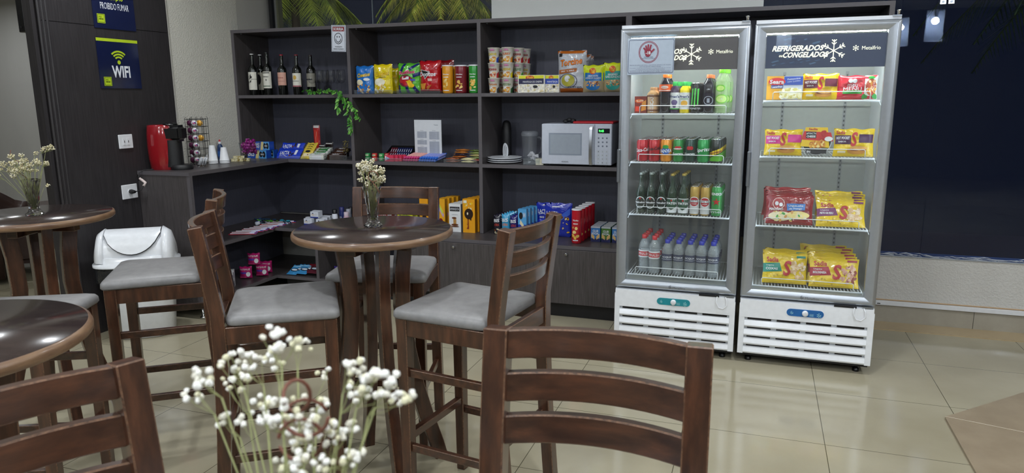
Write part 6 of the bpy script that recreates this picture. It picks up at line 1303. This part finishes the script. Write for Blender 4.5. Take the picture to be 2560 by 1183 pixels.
hot = lambda c: [('r', .02, .44, .42, .76, K(c, .35)), ('r', .62, .5, .98, .8, K(c, .35)), ('t', 'HOT POCKET', .22, .66, .34, .10, W_, 0, 0, .05), ('t', 'SABOR', .2, .53, .2, .06, W_), ('t', 'Sadia', .16, .86, .22, .12, SK, 0, 0, .03)]+esse(.5, .62, .15)+[('e', .58, .2, .24, .12, K('#c88a3a', .4)), ('e', .60, .25, .22, .05, K('#7a3020', .4)), ('e', .62, .30, .22, .08, K('#dfa85a', .4)), ('r', .1, .12, .3, .2, CRM)]
pack(2006, 183, 2097, 248, -.605, ZB[0], SY, hot('#6a1f3a'), 'yellow frozen snack bag with purple bands, middle of the top shelf', t=.035)
pack(2091, 188, 2195, 248, -.605, ZB[0], foil('#c8283a'), [('r', .68, .0, 1, 1, K('#e4e6e0', .35)), ('e', .845, .5, .135, .36, K('#c8502c', .4)), ('b', .76, .25, .99, .75, 26, MEAT+FOOD, .008), ('e', .33, .76, .06, .09, W_), ('e', .43, .76, .06, .09, W_), ('t', 'meu', .38, .56, .25, .12, W_, 0, 0, .05), ('t', 'MENU', .38, .42, .46, .15, W_, 0, 0, .07), ('r', .14, .22, .62, .36, GRN), ('e', .84, .9, .08, .06, GRN), ('b', .66, .02, .98, .15, 6, [GRN], .012)], 'red and white frozen meal bag at the right of the top shelf', t=.04)
pack(1910, 327, 2006, 391, -.60, ZB[1], SY, hot('#d0308a'), 'yellow frozen snack bag with pink bands, left on the second shelf', t=.04)
pack(2083, 325, 2186, 394, -.60, ZB[1], SY, hot('#4a1f4c'), 'yellow frozen snack bag with plum bands, right on the second shelf', t=.04)
x, wd, h = meas(1997, 317, 2088, 391, -.62); t = thing('frozen_meal_tub', 'round black frozen meal tub in a yellow and red sleeve between two bags', 'frozen food', (x, -.60, ZB[1]+.001)); t.rotation_euler = (-.10, 0, 0)
T = Matrix.Translation((0, 0, h/2)) @ Matrix.Rotation(-PI/2, 4, 'X'); R = h/2*.97
q = MB(); q.lathe([(R*.8, .04), (R*.95, .008), (R, .004), (R, 0), (R*.97, -.002)], K('#1a1a1c', .3), 40, T=T); q.build('tub', t)
q = MB(); q.lathe([(R*.985, -.002), (R*.99, -.005), (R*.93, -.0055)], K('#c8ccd0', .3), 40, T=T, close=False); q.build('rim', t)
q = MB(); gfx(q, lambda u, v, o: (u, -.006-o, v), wd*.95, h, [('q', [(.03, .32), (.88, .28), (.80, .97), (.16, .97)], K('#e8c01c', .3)), ('q', [(.04, .55), (.98, .50), (.90, .80), (.12, .84)], K('#c8282c', .3)), ('q', [(.18, .60), (.48, .60), (.48, .82), (.18, .82)], TXK), ('t', "#MAC'N", .33, .76, .28, .07, W_, 0, 0, .05), ('t', 'CHEESE', .33, .66, .26, .07, W_, 0, 0, .05), ('t', 'Sadia', .38, .91, .26, .07, SK, 0, 0, .03), ('e', .52, .40, .24, .12, FOOD[1]), ('b', .32, .3, .72, .5, 30, FOOD, .008), ('e', .84, .58, .12, .08, W_), ('r', .2, .08, .8, .2, K('#26262a', .3)), ('t', 'BN', .28, .14, .1, .08, W_)]+[('t', 'S', .68, .72, .17, .30, SK, 0, .1, .05)]); q.build('sleeve', t, fix=False)
PRD = foil('#8f1420')
pack(1912, 494, 2034, 563, -.60, ZB[2], PRD, [('e', .26, .72, .10, .16, K('#a83038', .3)), ('o', .27, .70, .13, .2, .1, K('#e8c8c0', .4)), ('e', .23, .7, .04, .07, W_), ('e', .32, .66, .04, .07, W_), ('t', 'PERDIGAO', .22, .5, .3, .08, W_), ('q', [(.46, .46), (.84, .50), (.84, .72), (.44, .70)], K('#3c7cc8', .3)), ('t', 'Linguicinha', .64, .63, .32, .08, W_, .04), ('t', 'de Frango', .64, .53, .28, .07, W_, .04), ('e', .32, .26, .26, .16, CRM), ('e', .70, .32, .24, .13, K('#f0dc90', .4)), ('b', .1, .1, .9, .42, 26, [CRM, K('#f0dc90', .4), GRN, K('#d8a05a', .4)], .010)], '', t=.035, rx=-.30, rz=-.04, n=5, dy=.052, dz=.006, desc='dark red frozen sausage pack', dx=-.006)
def sadia(c, nm): return [('q', [(.0, .36), (.44, .41), (.38, .70), (.0, .66)], K(c, .35)), ('t', 'Sadia', .22, .80, .27, .17, SK, 0, 0, .05), ('t', 'Linguica', .16, .60, .18, .05, W_), ('t', nm, .20, .49, .28, .08, W_, 0, 0, .04), ('b', .66, .18, .96, .72, 30, [K('#e8c8a0', .4), K('#d8b080', .4), K('#f0dcc0', .4)] if c != '#a8203a' else [K('#c8907a', .4), K('#8a3a30', .4), K('#e0b8a0', .4)], .014), ('r', .76, .88, .96, .95, K(c, .35)), ('b', .08, .08, .5, .3, 6, [K('#b89a18', .4)], .006)]+esse(.56, .52, .17)
pack(2040, 508, 2167, 570, -.605, ZB[2], SY, sadia('#7a2f6a', 'PEITO DE PERU'), '', t=.03, rx=-.42, rz=.06, n=5, dy=.040, dz=.009, desc='yellow frozen pack with purple band')
pack(1905, 642, 2019, 712, -.60, ZB[3]+.003, SY, sadia('#1f8a7a', 'COXAS'), '', t=.03, rx=-.25, rz=.05, n=4, dy=.040, dz=.002, desc='yellow frozen pack with teal band')
pack(2022, 656, 2150, 724, -.61, ZB[3]+.003, SY, sadia('#a8203a', 'BOLOGNESA'), '', t=.032, rx=-.32, rz=.05, n=6, dy=.048, dz=.006, desc='yellow frozen pack with crimson band', dx=-.008)

# ------------------------------------------------------------------ pendant lamps (two mirrored in the night window, unseen back row added as fill)
PN = ['white glass tube pendant lamp nearer the windows', 'white glass tube pendant lamp just behind the one nearer the windows', 'added tube pendant fill lamp behind the viewer, farthest left of its row', 'added tube pendant fill lamp behind the viewer, second from left in its row', 'added tube pendant fill lamp behind the viewer, third from left in its row', 'added tube pendant fill lamp behind the viewer, farthest right of its row']
SHM = thin_glass('frosted_shade', (.9, .93, .96), .28, '#dfe8f2', 1.4, .1)
for i, (x, y, z0) in enumerate(((5.60, -3.0, 2.0), (5.40, -3.7, 2.0), (.6, -5.9, 2.0), (2.4, -5.9, 2.0), (4.2, -5.9, 2.0), (7.4, -5.9, 2.0))):
    t = thing('pendant_lamp', PN[i], 'pendant lamp', (x, y, 2.9), 0, 'tube pendant lamps')
    q = MB(); q.tube([(0, 0, -.01), (0, 0, z0+.30-2.9)], .003, BLACKM, 6); q.lathe([(.04, -.02), (.05, -.001)], CHROME, 20); q.build('cord', t)
    zl = z0-2.9; q = MB(); q.lathe([(.085, zl), (.087, zl+.005), (.080, zl+.30), (.078, zl+.30), (.083, zl+.005)], SHM, 28, close=False); q.build('shade', t)
    q = MB(); q.lathe([(.018, zl+.245), (.02, zl+.30)], BLACKM, 14); q.build('lamp_socket', t)
    ld = bpy.data.lights.new('pendant_light', 'POINT'); ld.energy = PEND_W*(.35 if i < 2 else 1); ld.color = (.95, .97, 1.0); ld.shadow_soft_size = .035
    lo = bpy.data.objects.new('glow', ld); COL.objects.link(lo); lo.parent = t; lo.location = (0, 0, zl+.20)

# ------------------------------------------------------------------ palms outside, with unseen flood lights added to light them
PG = grain('palm_green', '#3f5a22', '#8fa03c', (1, 1, 1), 6, .5); PG2 = grain('palm_yellow_green', '#8a8f3a', '#c2c65a', (1, 1, 1), 6, .5)
def palm(cx, cy, cz, R, n, label, seed, m2):
    t = thing('palm_tree', label, 'palm tree', (cx, cy, 0)); q = MB(); q.lathe([(.07, 0), (.05, cz)], K('#2c261e', .9), 14); q.build('trunk', t)
    rnd = random.Random(seed); q = MB()
    for k in range(n):
        a = 2*PI*k/n+rnd.uniform(-.15, .15); up = rnd.uniform(.1, .8); L = R*rnd.uniform(.85, 1.15); P = []
        for i in range(12):
            s = i/11; P.append(Vector((math.cos(a)*L*s, math.sin(a)*L*s, cz+L*(up*s-(.75+up*.6)*s*s))))
        q.tube(P, .008, PG, 4)
        for i in range(1, 11):
            for j in range(5):
                c = P[i].lerp(P[i+1], j/5) if i < 11 else P[i]; tg = (P[min(i+1, 11)]-P[i]).normalized(); sd = tg.cross(Vector((0, 0, 1))).normalized()
                for s in (-1, 1):
                    l = R*.36*math.sin(PI*min(.98, (i+j/5)/11+.04))+.05; d = (sd*s*.8+tg*.55+Vector((0, 0, -.45+rnd.uniform(-.15, .15)))).normalized()*l; wv = tg*.012
                    q.add([c-wv, c+wv, c+d], [(0, 1, 2)], PG if rnd.random() < .5 else m2)
    q.build('fronds', t, fix=False)
pa = at(735, -22, y=3.3); palm(pa.x, 3.3, pa.z, .95, 15, 'green palm seen through the high window at upper left', 31, PG)
pb = at(1100, -34, y=4.2); palm(pb.x, 4.2, pb.z, .85, 16, 'yellow lit palm seen through the high window near its right end', 37, PG2)
palm(7.25, 3.4, 2.95, 1.9, 14, 'dark palm beyond the night window at upper right', 41, PG)
def flood(name, loc, to, pw, size=.3):
    t = thing(name, 'added flood light outside lighting the palm', 'flood light', loc); q = MB(); q.box(-.06, -.04, -.05, .06, .04, .05, BLACKM); q.build('housing', t)
    ld = bpy.data.lights.new('flood_bulb', 'SPOT'); ld.energy = pw; ld.spot_size = math.radians(75); ld.color = (1, .93, .7); ld.shadow_soft_size = .05; lo = bpy.data.objects.new('bulb', ld); COL.objects.link(lo); lo.parent = t
    d = Vector(to)-Vector(loc); lo.rotation_euler = d.to_track_quat('-Z', 'Y').to_euler(); lo.location = d.normalized()*.08; return t
flood('flood_light', (.30, .66, 1.90), (pa.x, 3.3, pa.z), 40)['label'] = 'small added flood light, unseen on the outer wall, aimed at the left palm'
flood('flood_light', (1.3, .66, 1.90), (pb.x, 4.2, pb.z), 190)['label'] = 'small added flood light, unseen on the outer wall, aimed at the yellow palm'
flood('flood_light', (7.2, .56, .40), (6.8, 3.4, 2.9), 30)['label'] = 'small added flood light, unseen on the low outer wall, aimed at the right palm'
